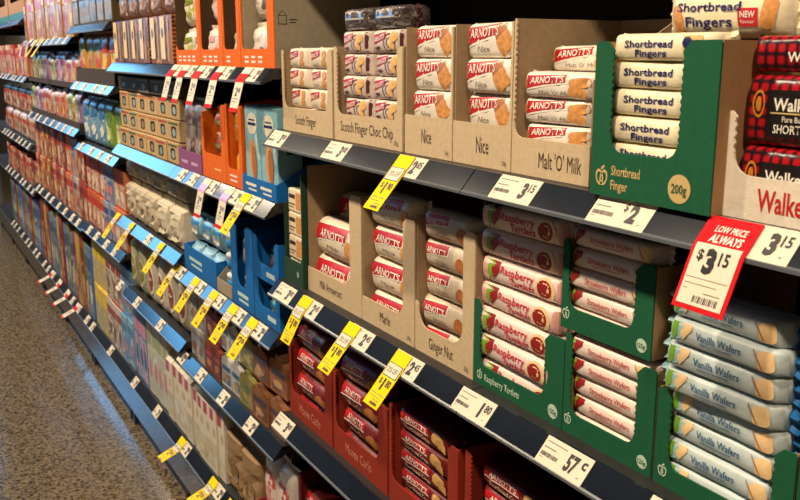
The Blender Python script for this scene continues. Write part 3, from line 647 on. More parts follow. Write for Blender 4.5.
stack('creams', -1.118, YC + 0.040, ZC + T, 5, 0.0440, 'maroon biscuit packet', 'in the last rust-red carton, half under the rail', group='shortbread cream packets')
place('creams', 'maroon packet lying far back above the shortbread creams', 'packet', (-1.34, 0.25, ZC + 0.226), (0, 0, 0.1), 'shortbread cream packets')
# bottom shelf
red_kind('assorted', 0.22, 0.05, 0.07, 'Assorted Creams', 97)
for i, (x0, x1) in enumerate(((-2.07, -1.82), (-1.80, -1.55), (-1.53, -1.28))):
    carton('maroon carton on the bottom shelf, %s from the left in near bays' % NTH[i], CT, x0, x1, ZD, 0.06, 0.30, 0.30, 0.016, 0.016, 0.05, 0.30, card('maroon_card', (104, 30, 30)), card('maroon_card', (104, 30, 30)), sl=0.30, sr=0.30, name='display_carton')
    stack('assorted', (x0 + x1) / 2, 0.106, ZD + T, 5, 0.0515, 'maroon assorted biscuit packet', 'in the %s bottom-shelf maroon carton' % NTH[i], group='bottom shelf packets')

# ============================================================ price tickets and hanging tags
TILT = -math.atan2(RAILD, RAILH)
ticket_white = mat('ticket_paper', (226, 216, 196), 0.75, 0.02, spec=0.2)
tag_yellow = mat('tag_yellow', (252, 214, 8), 0.75, 0.02, spec=0.15); tag_red = mat('tag_red', (214, 22, 30), 0.75, 0.02, spec=0.15); tag_lilac = mat('tag_lilac', (214, 150, 206), 0.45, 0.02)
def on_rail(x, lip, v=0.0, out=0.0012):
    """a point on a rail's sloping face, v metres above its lip"""
    L = math.hypot(RAILD, RAILH); dy, dz = RAILD / L, RAILH / L
    return (x, dy * v - dz * out, H + lip + dz * v + dy * out)
TH = 0.0445
def ticket_kind(kind, w, big=None, sup=None, lead=None, cents=None):
    parts = [('price_ticket', boxes('price_ticket', [(-w / 2, w / 2, 0, 0.0012, 0, TH)], ticket_white))]
    sm = [band(-w * 0.46, -w * 0.02, 0.036, 0.0375, 1, 1), band(-w * 0.46, -w * 0.2, 0.026, 0.0278, 1, 1), band(-w * 0.46, -w * 0.38, 0.0095, 0.0105, 1, 1), band(w * 0.36, w * 0.40, 0.008, 0.0095, 1, 1)]
    bars = []
    x = -w * 0.46; random.seed(5)
    while x < -w * 0.10:
        b = random.choice((0.0006, 0.001, 0.0014)); bars.append(band(x, x + b, 0.013, 0.0195, 1, 1)); x += b + random.choice((0.0006, 0.001))
    parts.append(('small_print', decal('small_print', sm, grey_ink, None, 0.0004))); parts.append(('barcode', decal('barcode', bars, black_ink, None, 0.0004)))
    if big:
        sh = [text(big, 0.025, w * 0.215, 0.0225, 0.055, 0, 0, 0.8)]
        if lead: sh.append(text(lead, 0.011, w * 0.06, 0.031, 0.025, 0, 0, 0.9))
        if sup: sh.append(text(sup, 0.0135, w * 0.37, 0.0290, 0.025, 0, 0, 0.85))
        if cents: sh = [text(big, 0.025, w * 0.17, 0.0225, 0.045, 0, 0, 0.62), text('c', 0.017, w * 0.395, 0.032, 0.03)]
        parts.append(('price_lettering', decal('price_lettering', sh, black_ink, None, 0.0005)))
    KIND[kind] = parts
ticket_kind('t315', 0.102, '3', '15'); ticket_kind('t2', 0.106, '2', None, '$'); ticket_kind('t245', 0.102, '2', '45'); ticket_kind('t285', 0.102, '2', '85')
ticket_kind('t180', 0.102, '1', '80'); ticket_kind('t57', 0.104, '57', None, None, True); ticket_kind('t300', 0.102, '3', '00'); ticket_kind('t350', 0.07, '3', '50')
def put_ticket(kind, x, lip, label, v=0.001, out=0.0016):
    place(kind, label, 'price ticket', on_rail(x, lip, v, out), (TILT, 0, 0), 'shelf price tickets')
def tag_kind(kind, w, a, b, bend, m_top, m_low, shapes_top=(), shapes_low=()):
    """strip stuck to the rail face for length a, hanging on for length b turned by bend; its print follows the bend.
    local: x across, distance s measured from the lip (positive up on the face, negative down the hanging part)"""
    def cs(s):
        if s >= 0: return (0.0, s)
        n = 8; y = z = 0.0
        step = s / n
        for i in range(n):
            an = bend * min(1.0, (i + 0.5) / 3.0); y += math.sin(an) * step; z += math.cos(an) * step
        return (y, z)
    def sheet(name, vs, fs, m, eps):
        out = []
        for (x, s) in vs:
            y, z = cs(s); an = 0 if s >= 0 else bend
            out.append((x, y - eps * math.cos(an), z + eps * math.sin(an)))
        return mesh(name, out, fs, m)
    def strip(name, s0, s1, m, eps, x0=-w / 2, x1=w / 2):
        v, f = band(x0, x1, s0, s1, 1, 8); return sheet(name, v, f, m, eps)
    parts = [(('promotional_tag'), None)]
    v0, f0 = band(-w / 2, w / 2, -b, a, 1, 16)
    n = len(v0); top_ = []; bot = []
    for (x, s) in v0:
        y, z = cs(s); top_.append((x, y - 0.0005, z)); bot.append((x, y + 0.0005, z))
    faces = f0 + [tuple(i + n for i in q[::-1]) for q in f0]
    parts = [('promotional_tag', mesh('promotional_tag', top_ + bot, faces, m_low))]
    if m_top is not m_low: parts.append(('top_panel', strip('top_panel', -0.002, a, m_top, 0.0008)))
    for (nm, sh, m, e) in list(shapes_top) + list(shapes_low):
        v, f = [], []
        for (vs, fs) in sh: k = len(v); v += vs; f += [tuple(i + k for i in q) for q in fs]
        parts.append((nm, sheet(nm, v, f, m, 0.0008 + e)))
    KIND[kind] = parts
def yellow(kind, price, cents, w=0.056, a=0.044, b=0.080, bend=0.0, off='25% OFF'):
    tag_kind(kind, w, a, b, bend, tag_yellow, tag_yellow,
        [('offer_panel', [band(-w * 0.42, w * 0.42, -0.012, 0.014, 2, 4)], ticket_white, 0.0006),
         ('panel_border', [band(-w * 0.46, w * 0.46, -0.014, 0.016, 2, 4)], ink('border_green', (70, 110, 60)), 0.0003),
         ('offer_lettering', [fit(off, w * 0.66, 0.011, 0, 0.001, 0.0)], black_ink, 0.0009),
         ('small_print', [band(-w * 0.4, -w * 0.05, -0.053, -0.0515, 1, 1), band(w * 0.05, w * 0.4, -0.053, -0.0515, 1, 1), band(-w * 0.4, w * 0.2, -0.060, -0.0588, 1, 1), band(-w * 0.1, w * 0.36, -0.0665, -0.065, 1, 1)], grey_ink, 0.0004),
         ('barcode', [band(-w * 0.12 + i * 0.0024, -w * 0.12 + i * 0.0024 + 0.0013, -0.076, -0.070, 1, 1) for i in range(11)], black_ink, 0.0004),
         ('price_lettering', [text('$', 0.011, -w * 0.28, -0.0255, 0.02), text(price, 0.024, -w * 0.06, -0.031, 0.03), text(cents, 0.0145, w * 0.24, -0.0265, 0.02, 0, 0, 0.8)], black_ink, 0.0006)])
yellow('y180', '1', '80'); yellow('y190', '1', '90')
yellow('y180h', '1', '80', bend=math.radians(-16)); yellow('ysmall', '2', '00', 0.06, 0.044, 0.085, math.radians(-6))
yellow('yflat', '2', '00', 0.06, 0.044, 0.075, math.radians(32))
def redwhite(kind, m_top, bend):
    w = 0.062
    tag_kind(kind, w, 0.044, 0.085, bend, ticket_white, ticket_white,
        [('sticker', [band(-w / 2, w / 2, -0.004, 0.022, 2, 4)], m_top, 0.0006), ('price_lettering', [text('2', 0.022, -w * 0.08, -0.030, 0.02), text('00', 0.012, w * 0.22, -0.026, 0.01)], black_ink, 0.0006),
         ('red_edge', [band(-w / 2, w / 2, -0.085, -0.074, 1, 2)], tag_red, 0.0005), ('small_print', [band(-w * 0.36, w * 0.3, -0.050, -0.048, 1, 1), band(-w * 0.36, w * 0.1, -0.058, -0.056, 1, 1)], grey_ink, 0.0004)])
redwhite('rtag', tag_red, math.radians(-30)); redwhite('ltag', tag_lilac, math.radians(-34)); redwhite('rflat', tag_red, math.radians(30))
# the big red tag
w = 0.074
tag_kind('bigred', w, 0.044, 0.074, math.radians(-22), tag_red, tag_red,
    [('white_panel', [band(-w * 0.43, w * 0.43, -0.068, 0.006, 2, 14)], ticket_white, 0.0005),
     ('slogan_lettering', [fit('LOW PRICE', w * 0.60, 0.0085, w * 0.04, 0.0275, 0.02, 0.15), fit('ALWAYS', w * 0.62, 0.0105, w * 0.04, 0.0145, 0.03, 0.15)], white_ink, 0.0006),
     ('price_lettering', [text('$', 0.012, -w * 0.27, -0.008, 0.025), text('3', 0.026, -w * 0.06, -0.0145, 0.06, 0, 0, 0.85), text('15', 0.015, w * 0.19, -0.009, 0.025, 0, 0, 0.8)], black_ink, 0.001),
     ('small_print', [band(-w * 0.4, w * 0.4, -0.036, -0.0353, 1, 1), band(-w * 0.4, w * 0.22, -0.0432, -0.0425, 1, 1), band(-w * 0.4, -w * 0.3, -0.0496, -0.049, 1, 1), band(w * 0.02, w * 0.34, -0.0521, -0.0512, 1, 1)], grey_ink, 0.001),
     ('barcode', [band(-w * 0.14 + i * 0.0026, -w * 0.14 + i * 0.0026 + 0.0008 + 0.0008 * (i % 3 == 0), -0.064, -0.056, 1, 1) for i in range(14)], black_ink, 0.001)])
def put_tag(kind, x, lip, label): place(kind, label, 'price tag', on_rail(x, lip, 0.0, 0.0036), (TILT, 0, 0), 'promotional tags')
LA, LB, LC = -0.221, -0.61, -0.982
def lipx(px, py): return at(px, py, 0).x
put_ticket('t300', lipx(272, 143), LA, 'white price ticket at the left end of the upper near rail')
put_ticket('t300', lipx(330, 157), LA, 'white price ticket below the choc chip carton')
put_ticket('t285', lipx(401, 173), LA, 'white ticket half behind the yellow tag on the upper rail')
put_ticket('t315', lipx(507, 202), LA, 'white ticket reading 3.15 under the malt carton')
put_ticket('t2', lipx(612, 227), LA, 'white two dollar ticket under the tall green carton')
put_ticket('t315', lipx(745, 266), LA, 'white ticket reading 3.15 half behind the big red tag')
put_tag('y190', lipx(396, 178), LA, 'yellow discount tag hanging from the upper rail before the round tea biscuits')
put_tag('bigred', lipx(719, 258), LA, 'big red low price tag hanging in front of the vanilla wafers')
put_ticket('t300', lipx(279.5, 297), LB, 'white price ticket at the left end of the middle near rail')
for i, (px, py, k) in enumerate(((304, 315, 'first'), (353, 347, 'second'), (399, 375, 'third'))):
    put_ticket('t245', lipx(px, py), LB, 'white ticket reading 2.45 behind the %s yellow tag of the middle rail' % k)
put_ticket('t180', lipx(466.5, 416), LB, 'white ticket reading 1.80 under the raspberry tartlets')
put_ticket('t57', lipx(556, 473), LB, 'white ticket reading 57 cents under the strawberry wafers')
put_ticket('t57', at(666, 538, 0).x, LB, 'white ticket under the vanilla wafer carton at the lower edge')
put_tag('y180h', lipx(299, 310), LB, 'yellow discount tag, left of three on the middle near rail')
put_tag('y180', lipx(345, 343), LB, 'yellow discount tag, middle of three on the middle near rail')
put_tag('y180', lipx(394, 373), LB, 'yellow discount tag, right of three on the middle near rail')
put_ticket('t300', lipx(278.5, 431), LC, 'white price ticket at the left end of the third near rail')

# ============================================================ the bays further down the aisle
def lip_at(px, lip):
    """X of the point on a rail's lip that stands at pixel column px"""
    a, b = -20.0, -0.3
    for _ in range(50):
        m = (a + b) / 2; v = Vector((m, 0, H + lip)) - Vector((0, -DIST, H))
        if 400 + F * v.dot(_r) / v.dot(_f) < px: a = m
        else: b = m
    return a
FX = {}
def col_of(c, v): return tuple(max(0, min(255, x * v)) for x in c)
def hexn(c): return '%02x%02x%02x' % tuple(int(v) for v in c)
def good(tp, w, h, d, pal, scale=16):
    """mesh parts of one kind of product: pal = (body, band, picture, print colours)"""
    key = (tp, round(w, 3), round(h, 3), d, str(pal))
    if key in FX: return FX[key]
    body, bandc, pic, cols = pal
    mb = film('wrap_' + hexn(body), body, 0.38) if tp in ('pouch', 'bag') else card('card_' + hexn(body), body)
    mband = ink('band_' + hexn(bandc), bandc, 0.4); mp = printed('print_' + '_'.join(hexn(c) for c in cols), cols, scale, 0.4); mpic = ink('picture_' + hexn(pic), pic)
    hw = w / 2
    if tp in ('pouch', 'bag'):
        P = Pillow(h - 0.012, w * 0.95, d * 0.72, 5.0, 0.022 if tp == 'pouch' else 0.03, 0.007 if tp == 'bag' else 0.0022, len(FX), True, 0.96)
        sf = P.surf; root = ('pouch', P.mesh('pouch', mb, 10, 14)); h2 = h - 0.012
        parts = [root, ('front_print', decal('front_print', [band(-hw * 0.74, hw * 0.74, h2 * 0.14, h2 * 0.60, 5, 5)], mp, sf, 0.001)),
                 ('title_band', decal('title_band', [band(-hw * 0.76, hw * 0.76, h2 * 0.63, h2 * 0.80, 5, 3)], mband, sf, 0.0012)),
                 ('picture', decal('picture', [blob(0.0, h2 * 0.36, hw * 0.46, h2 * 0.13)], mpic, sf, 0.002)),
                 ('top_seal', P.seal('top_seal', mb, 1, 0.012))]
    elif tp == 'sack':    # crumpled paper sack with a folded head
        P = Pillow(h * 0.90, w * 0.97, d, 6.0, 0.02, 0.012, len(FX), True, 1.0); sf = P.surf; h2 = h * 0.9
        fl = [(-hw * 0.98, h * 0.86), (hw * 0.98, h * 0.82), (hw * 0.96, h), (hw * 0.3, h * 0.97), (-hw * 0.4, h * 1.0), (-hw * 0.98, h * 0.95)]
        parts = [('paper_sack', P.mesh('paper_sack', card('sack_' + hexn(body), body), 10, 16, False)), ('folded_head', prism('folded_head', fl, -d * 0.2, d * 0.16, card('sack_fold_' + hexn(bandc), bandc))),
                 ('label', decal('label', [band(-hw * 0.5, hw * 0.5, h2 * 0.28, h2 * 0.52, 5, 4)], mp, sf, 0.0015))]
    elif tp == 'oval':
        P = Pillow(h - 0.012, w * 0.96, d, 2.6, 0.045, 0.004, len(FX), True, 0.92); sf = P.surf; h2 = h - 0.012
        parts = [('pouch', P.mesh('pouch', mb, 10, 14)), ('oval_border', decal('oval_border', [blob(0, h2 * 0.46, hw * 0.62, h2 * 0.27)], mpic, sf, 0.001)),
                 ('oval_label', decal('oval_label', [blob(0, h2 * 0.46, hw * 0.46, h2 * 0.20)], mband, sf, 0.0016)), ('label_print', decal('label_print', [band(-hw * 0.3, hw * 0.3, h2 * 0.46, h2 * 0.50, 3, 1)], mpic, sf, 0.0022)),
                 ('top_seal', P.seal('top_seal', mb, 1, 0.014))]
    elif tp == 'box':
        sf = lambda x, z: -d / 2
        parts = [('packet_box', boxes('packet_box', [(-hw + 0.001, hw - 0.001, -d / 2, d / 2, 0, h)], mb, 0.003)),
                 ('front_print', decal('front_print', [band(-hw * 0.86, hw * 0.86, h * 0.05, h * 0.62, 1, 1)], mp, sf)),
                 ('title_band', decal('title_band', [band(-hw * 0.86, hw * 0.86, h * 0.66, h * 0.84, 1, 1)], mband, sf)),
                 ('picture', decal('picture', [blob(0, h * 0.34, hw * 0.5, h * 0.14)], mpic, sf, 0.001)),
                 ('top_flap', boxes('top_flap', [(-hw + 0.004, hw - 0.004, -d / 2 + 0.004, d / 2 - 0.004, h, h + 0.002)], mband))]
    elif tp == 'window':   # kraft box with a die-cut window
        sf = lambda x, z: -d / 2
        parts = [('kraft_box', boxes('kraft_box', [(-hw + 0.001, hw - 0.001, -d / 2, d / 2, 0, h)], mb, 0.002)),
                 ('window', decal('window', [blob(hw * 0.05, h * 0.45, hw * 0.42, h * 0.28, 0, 14, 2, 4)], mat('window_dark', (44, 46, 46), 0.15), sf)),
                 ('picture', decal('picture', [blob(hw * 0.12, h * 0.42, hw * 0.28, h * 0.2)], mpic, sf, 0.0012)),
                 ('title_band', decal('title_band', [band(-hw * 0.8, hw * 0.8, h * 0.80, h * 0.90, 1, 1)], mband, sf))]
    elif tp == 'crisp':    # wrapped stack of crispbread with a paper label
        pts = []; n = 12
        for i in range(n): pts += [(-hw * 0.92, h * (i + 0.1) / n), (-hw, h * (i + 0.5) / n), (-hw * 0.92, h * (i + 0.9) / n)]
        pts2 = [(-x, z) for (x, z) in pts[::-1]]
        parts = [('crispbread_stack', prism('crispbread_stack', pts + pts2, -d / 2, d / 2, mp)), ('paper_label', decal('paper_label', [band(-hw * 0.86, -hw * 0.16, h * 0.10, h * 0.97, 1, 6)], mb, lambda x, z: -d / 2, 0.002)),
                 ('seal_strip', decal('seal_strip', [band(hw * 0.3, hw * 0.42, h * 0.05, h * 0.95, 1, 6)], film('cello_strip', (220, 216, 206), 0.15), lambda x, z: -d / 2, 0.002)), ('label_print', decal('label_print', [blob(-hw * 0.5, h * 0.64, hw * 0.16, h * 0.10)], mpic, lambda x, z: -d / 2, 0.003))]
    elif tp == 'gable':    # white carton with a red cap corner
        sf = lambda x, z: -d / 2
        o = [(-d / 2, 0), (d / 2, 0), (d / 2, h * 0.86), (0.006, h * 0.97), (0.006, h), (-0.006, h), (-0.006, h * 0.97), (-d / 2, h * 0.86)]
        parts = [('gable_carton', prism('gable_carton', o, -hw + 0.001, hw - 0.001, mb, 'x')), ('cap_panel', decal('cap_panel', [band(-hw * 0.96, hw * 0.1, h * 0.70, h * 0.855, 1, 1)], mband, sf)),
                 ('front_print', decal('front_print', [band(-hw * 0.9, hw * 0.9, h * 0.06, h * 0.40, 1, 1)], mp, sf)), ('picture', decal('picture', [blob(hw * 0.2, h * 0.56, hw * 0.36, h * 0.06)], mpic, sf, 0.001))]
    elif tp == 'arch':     # hang-top packet with a rounded head
        o = [(-hw * 0.98, 0), (hw * 0.98, 0), (hw * 0.98, h * 0.66)] + [(hw * 0.98 * math.cos(a), h * 0.72 + h * 0.14 * math.sin(a)) for a in [math.pi * i / 10 for i in range(1, 5)]]
        o += [(hw * 0.26 * math.cos(a), h * 0.9 + h * 0.1 * math.sin(a)) for a in [math.pi * i / 6 for i in range(0, 7)]] + [(hw * 0.98 * math.cos(a), h * 0.72 + h * 0.14 * math.sin(a)) for a in [math.pi * i / 10 for i in range(6, 10)]] + [(-hw * 0.98, h * 0.66)]
        sf = lambda x, z: -d / 2
        parts = [('hang_pack', prism('hang_pack', o, -d / 2, d / 2, mb)), ('hang_hole', decal('hang_hole', [blob(0, h * 0.93, hw * 0.11, h * 0.03)], mat('window_dark', (44, 46, 46), 0.15), sf)),
                 ('front_print', decal('front_print', [band(-hw * 0.8, hw * 0.8, h * 0.08, h * 0.40, 1, 1)], mp, sf)), ('title_band', decal('title_band', [band(-hw * 0.8, hw * 0.8, h * 0.46, h * 0.60, 1, 1)], mband, sf)),
                 ('picture', decal('picture', [blob(0, h * 0.26, hw * 0.5, h * 0.10)], mpic, sf, 0.001))]
    elif tp == 'tub':      # round clear-topped cup lying in its tray
        parts = [('snack_tub', lathe('snack_tub', [(hw * 0.72, 0), (hw * 0.86, h * 0.1), (hw * 0.95, h * 0.8), (hw * 0.98, h * 0.84), (hw * 0.98, h * 0.92), (hw * 0.7, h)], mb, 16)), ('paper_band', lathe('paper_band', [(hw * 0.90, h * 0.2), (hw * 0.965, h * 0.66)], mband, 16))]
    FX[key] = parts
    return parts
COUNT = {}
def shelf_items(k, lip, where, items, yf=0.042, base=None, x0=None, x1=None):
    """lay products side by side from the left; every copy is a thing. item = (type, desc, palette, width, count, rows, height, depth, cat)"""
    xa = NEAR - BAYW * (k + 1) + 0.012 if x0 is None else x0
    xb = xa + BAYW - 0.024 if x1 is None else x1
    tot = sum(it[3] * it[4] for it in items); sc = (xb - xa) / tot
    zb = (top(lip) if base is None else base) + 0.001
    x = xa
    for (tp, desc, pal, w, n, rows, h, d, cat) in items:
        w *= sc
        pal = pal if isinstance(pal, list) else [pal]
        for i in range(n):
            hv = h * random.choice((1.0, 1.0, 0.94, 0.88)) if k >= 5 and rows == 1 else h
            parts = good(tp, w, hv, d, pal[(i * 2 + i // 3) % len(pal)])
            for r in range(rows):
                key = (desc, where, r); COUNT[key] = COUNT.get(key, 0) + 1
                rw = '' if rows == 1 else (', upper row' if r == rows - 1 and rows == 2 else ', lower row' if rows == 2 else ', %s row up' % NTH[r])
                KIND['tmp'] = parts
                place('tmp', '%s, %s from left%s, %s' % (desc, NTH[COUNT[key] - 1], rw, where), cat, (x + w / 2, yf + d / 2 + jit(0.004) + 0.006 * r, zb + r * (h + 0.004)), (0, 0, jit(0.02 if tp in ('box', 'window') else 0.035)), '%s on the %s' % (desc, where))
            x += w
def tray(k, lip, label, xa, xb, lipz, m, back=0.12, y=0.037, base=None, prints=()):
    return carton(label, CT, xa, xb, top(lip) if base is None else base, y, lipz, lipz, 0, 0, lipz, back, m, m, depth=0.20, teeth=False, sl=lipz, sr=lipz, name='display_tray', prints=prints)
L2, L3 = LIPS[2], LIPS[3]
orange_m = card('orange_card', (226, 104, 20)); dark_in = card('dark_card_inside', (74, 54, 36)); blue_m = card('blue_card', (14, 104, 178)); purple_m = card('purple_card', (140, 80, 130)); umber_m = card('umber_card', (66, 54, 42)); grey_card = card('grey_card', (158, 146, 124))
# --- third bay, top: orange cartons of pale pouches
PINKP = ((232, 212, 202), (218, 150, 150), (232, 160, 150), [(236, 220, 212), (226, 180, 172), (240, 230, 220)]); LIMEP = ((226, 220, 204), (150, 160, 70), (180, 180, 90), [(228, 222, 206), (170, 170, 90), (240, 234, 222)]); PLAINP = ((230, 222, 206), (206, 196, 176), (110, 104, 96), [(236, 230, 216), (212, 204, 188), (120, 114, 104)])
zb = top(-0.07)
for i, (xa, xb, wl, wr, pal, lab) in enumerate(((-2.985, -2.722, 0.006, 0.030, LIMEP, 'green and white'), (-2.718, -2.508, 0.008, 0.032, PINKP, 'pink and white'), (-2.504, -2.360, 0.008, 0.026, PLAINP, 'plain white'), (-2.356, -2.112, 0.008, 0.046, PLAINP, 'off-white'))):
    c = carton('orange tall carton of %s pouches, %s of four in a row' % (lab, NTH[i]), CT, xa, xb, zb, 0.045, 0.31 if i else 0.06, 0.31, wl, wr, 0.048, 0.31, orange_m, dark_in if i < 3 else grey_card, r=0.012, teeth=False, sl=0.31, sr=0.31,
        prints=[('front_print', [band(0.03 + q * 0.05, 0.06 + q * 0.05, 0.012 + 0.012 * r, 0.018 + 0.012 * r, 1, 1) for q in range(int((xb - xa - 0.05) / 0.05)) for r in range(2)], white_ink)])
    if i == 3:
        v, f = band(0.08, 0.11, 0.0, 0.0, 1, 1)
        house = [band(0.012, 0.036, 0.128, 0.1295, 1, 1), band(0.012, 0.014, 0.108, 0.128, 1, 1), band(0.034, 0.036, 0.108, 0.128, 1, 1), band(0.012, 0.036, 0.107, 0.109, 1, 1), band(0.012, 0.036, lambda t: 0.128 + 0.012 * (1 - abs(2 * t - 1)), lambda t: 0.130 + 0.012 * (1 - abs(2 * t - 1)), 6, 1), band(0.042, 0.064, 0.118, 0.1205, 1, 1), band(0.042, 0.060, 0.111, 0.1135, 1, 1)]
        vv, ff = [], []
        for (a, b) in house: q = len(vv); vv += a; ff += [tuple(j + q for j in w_) for w_ in b]
        ob('side_logo', mesh('side_logo', [(xb - xa + 0.0006, x, z) for (x, z) in vv], ff, ink('dark_olive_ink', (60, 54, 44))), c)
    wi = (xb - xa - wl - wr) if i else 0.105
    for r in range(2):
        for q in range(2 if i == 0 else 1):
            KIND['tmp'] = good('bag', wi * 0.92, 0.118, 0.07, pal)
            place('tmp', '%s crumpled pouch, %s%s, in the %s orange carton' % (lab, ('lower', 'upper')[r], (' left' if q == 0 else ' right') if i == 0 else '', NTH[i]), 'pouch', (xa + wl + wi / 2 + q * 0.115 + 0.002, 0.092 + 0.012 * r, zb + T + r * 0.122), (jit(0.04), jit(0.06), jit(0.1)), 'pouches in orange cartons')
# --- third bay, second shelf
zb = top(-0.411)
CELLO = ((150, 136, 128), (110, 92, 84), (170, 150, 140), [(120, 104, 96), (160, 146, 138), (90, 74, 68)])
tray(2, -0.411, 'low purple tray of clear grey pouches on second shelf of third bay', -2.990, -2.738, 0.062, purple_m, prints=[('front_print', [band(0.03, 0.10, 0.02, 0.03, 1, 1), band(0.14, 0.21, 0.02, 0.03, 1, 1)], ink('lilac_ink', (206, 166, 200)))])
shelf_items(2, -0.411, 'purple tray', [('bag', 'clear grey snack pouch', CELLO, 0.12, 2, 1, 0.235, 0.08, 'pouch')], 0.046, zb + T, -2.984, -2.744)
c = carton('wide orange carton with tumbled pouches beside the purple tray', CT, -2.734, -2.506, zb, 0.04, 0.18, 0.23, 0.02, 0.04, 0.075, 0.23, orange_m, orange_m, r=0.012, teeth=False, sl=0.20, sr=0.23, prints=[('front_print', [band(0.12, 0.18, 0.03, 0.036, 1, 1)], ink('pale_orange_ink', (250, 190, 130)))])
for i, (dx, dz, ry) in enumerate(((0.105, 0.004, 0.1), (0.11, 0.075, -0.25), (0.115, 0.145, 0.3))):
    KIND['tmp'] = good('bag', 0.14, 0.068, 0.07, ((222, 206, 180), (196, 60, 60), (150, 150, 60), [(226, 212, 190), (150, 150, 70), (214, 120, 90)]))
    place('tmp', 'cream pouch with red print, %s in the wide orange carton' % ('lowest', 'middle', 'topmost')[i], 'pouch', (-2.734 + dx, 0.088, zb + dz), (0, ry * 0.3, jit(0.05)), 'tumbled pouches')
carton('narrow orange carton of yellow packets beside the blue biscuit boxes', CT, -2.502, -2.364, zb, 0.04, 0.235, 0.235, 0.014, 0.026, 0.05, 0.235, orange_m, orange_m, r=0.012, teeth=False, sl=0.235, sr=0.235, prints=[('front_print', [band(0.03, 0.09, 0.014, 0.02, 1, 1), band(0.03, 0.09, 0.028, 0.034, 1, 1)], white_ink)])
for i in range(2):
    KIND['tmp'] = good('pouch', 0.09, 0.112, 0.05, ((232, 206, 150), (240, 180, 60), (222, 140, 50), [(236, 214, 170), (236, 176, 60), (226, 196, 140)]))
    place('tmp', 'yellow biscuit packet, %s in the narrow orange carton' % ('lower', 'upper')[i], 'packet', (-2.437, 0.078, zb + T + i * 0.115), (0, 0, jit(0.04)), 'yellow packets')
tray(2, -0.411, 'blue tray under two light blue biscuit boxes', -2.360, -2.108, 0.046, blue_m, prints=[('front_print', [band(0.03, 0.11, 0.022, 0.030, 1, 1), band(0.05, 0.11, 0.010, 0.015, 1, 1), band(0.14, 0.22, 0.022, 0.030, 1, 1), band(0.16, 0.22, 0.010, 0.015, 1, 1)], white_ink)])
lb = card('light_blue_card', (132, 184, 200)); hh = 0.236
KIND['bluebox'] = [('biscuit_box', boxes('biscuit_box', [(-0.058, 0.058, -0.035, 0.035, 0, hh)], lb, 0.003)),
    ('biscuit_picture', decal('biscuit_picture', [blob(0.0, hh * 0.40, 0.026, 0.054, 0, 18, 2), ], biscuit_m, lambda x, z: -0.035, 0.001)), ('biscuit_picture', decal('biscuit_picture', [blob(0.012, hh * 0.36, 0.018, 0.046, 0.1, 18, 2), ], biscuit_d, lambda x, z: -0.035, 0.0016)),
    ('cream_disc', decal('cream_disc', [blob(0, hh * 0.80, 0.038, 0.030, 0, 18, 1)], ink('disc_cream', (226, 222, 200)), lambda x, z: -0.035, 0.001)), ('title_band', decal('title_band', [band(-0.030, 0.030, hh * 0.78, hh * 0.81, 1, 1), band(-0.022, 0.022, hh * 0.835, hh * 0.85, 1, 1)], navy_ink, lambda x, z: -0.035, 0.0016)),
    ('leaf_print', decal('leaf_print', [blob(0.040, hh * 0.55, 0.010, 0.04, 0.3, 10, 1)], ink('pale_sky_ink', (190, 220, 224)), lambda x, z: -0.035, 0.001))]
for i, x in enumerate((-2.295, -2.174)): place('bluebox', 'light blue biscuit box, %s one in the blue tray' % ('left', 'right')[i], 'box', (x, 0.082, zb + T), (0, 0, jit(0.01)), 'light blue boxes')
# --- third bay, third shelf: blue cartons
zb = top(-0.765)
SKYP = ((130, 178, 200), (30, 120, 180), (226, 224, 214), [(214, 220, 220), (60, 140, 190), (196, 176, 140)])
tray(2, -0.765, 'blue tray of small white and blue pouches on third shelf', -2.990, -2.640, 0.085, blue_m, 0.10, prints=[('front_print', [band(0.06, 0.20, 0.040, 0.052, 1, 1), band(0.08, 0.20, 0.022, 0.030, 1, 1)], ink('pale_sky_ink', (190, 220, 224)))])
shelf_items(2, -0.765, 'blue tray of third bay', [('bag', 'small white and blue pouch', SKYP, 0.11, 3, 2, 0.098, 0.07, 'pouch')], 0.046, zb + T, -2.984, -2.646)
tray(2, -0.765, 'narrow grey tray of round blue tubs beside the tall blue carton', -2.634, -2.496, 0.04, grey_card, 0.20)
for i in range(3):
    KIND['tmp'] = good('tub', 0.10, 0.062, 0.1, ((206, 214, 216), (40, 128, 186), (226, 224, 214), [(200, 200, 200), (90, 150, 190)]))
    place('tmp', 'round white and blue snack tub, %s of the stack of three' % ('lowest', 'middle', 'topmost')[i], 'tub', (-2.565, 0.098, zb + T + i * 0.064), (0, 0, 0), 'snack tubs')
carton('tall blue carton with narrow opening on third shelf of third bay', CT, -2.492, -2.306, zb, 0.038, 0.250, 0.250, 0.05, 0.06, 0.06, 0.25, blue_m, blue_m, r=0.03, teeth=False, sl=0.25, sr=0.25, prints=[('front_print', [band(0.05, 0.14, 0.030, 0.042, 1, 1), band(0.06, 0.14, 0.014, 0.022, 1, 1)], ink('pale_sky_ink', (190, 220, 224)))])
for i in range(2):
    KIND['tmp'] = good('pouch', 0.08, 0.108, 0.05, ((180, 196, 204), (40, 120, 176), (214, 190, 170), [(200, 206, 206), (196, 150, 130), (70, 140, 190)]))
    place('tmp', 'slim pale blue packet, %s in the tall blue carton' % ('lower', 'upper')[i], 'packet', (-2.404, 0.074, zb + T + i * 0.111), (0, 0, jit(0.05)), 'slim blue packets')
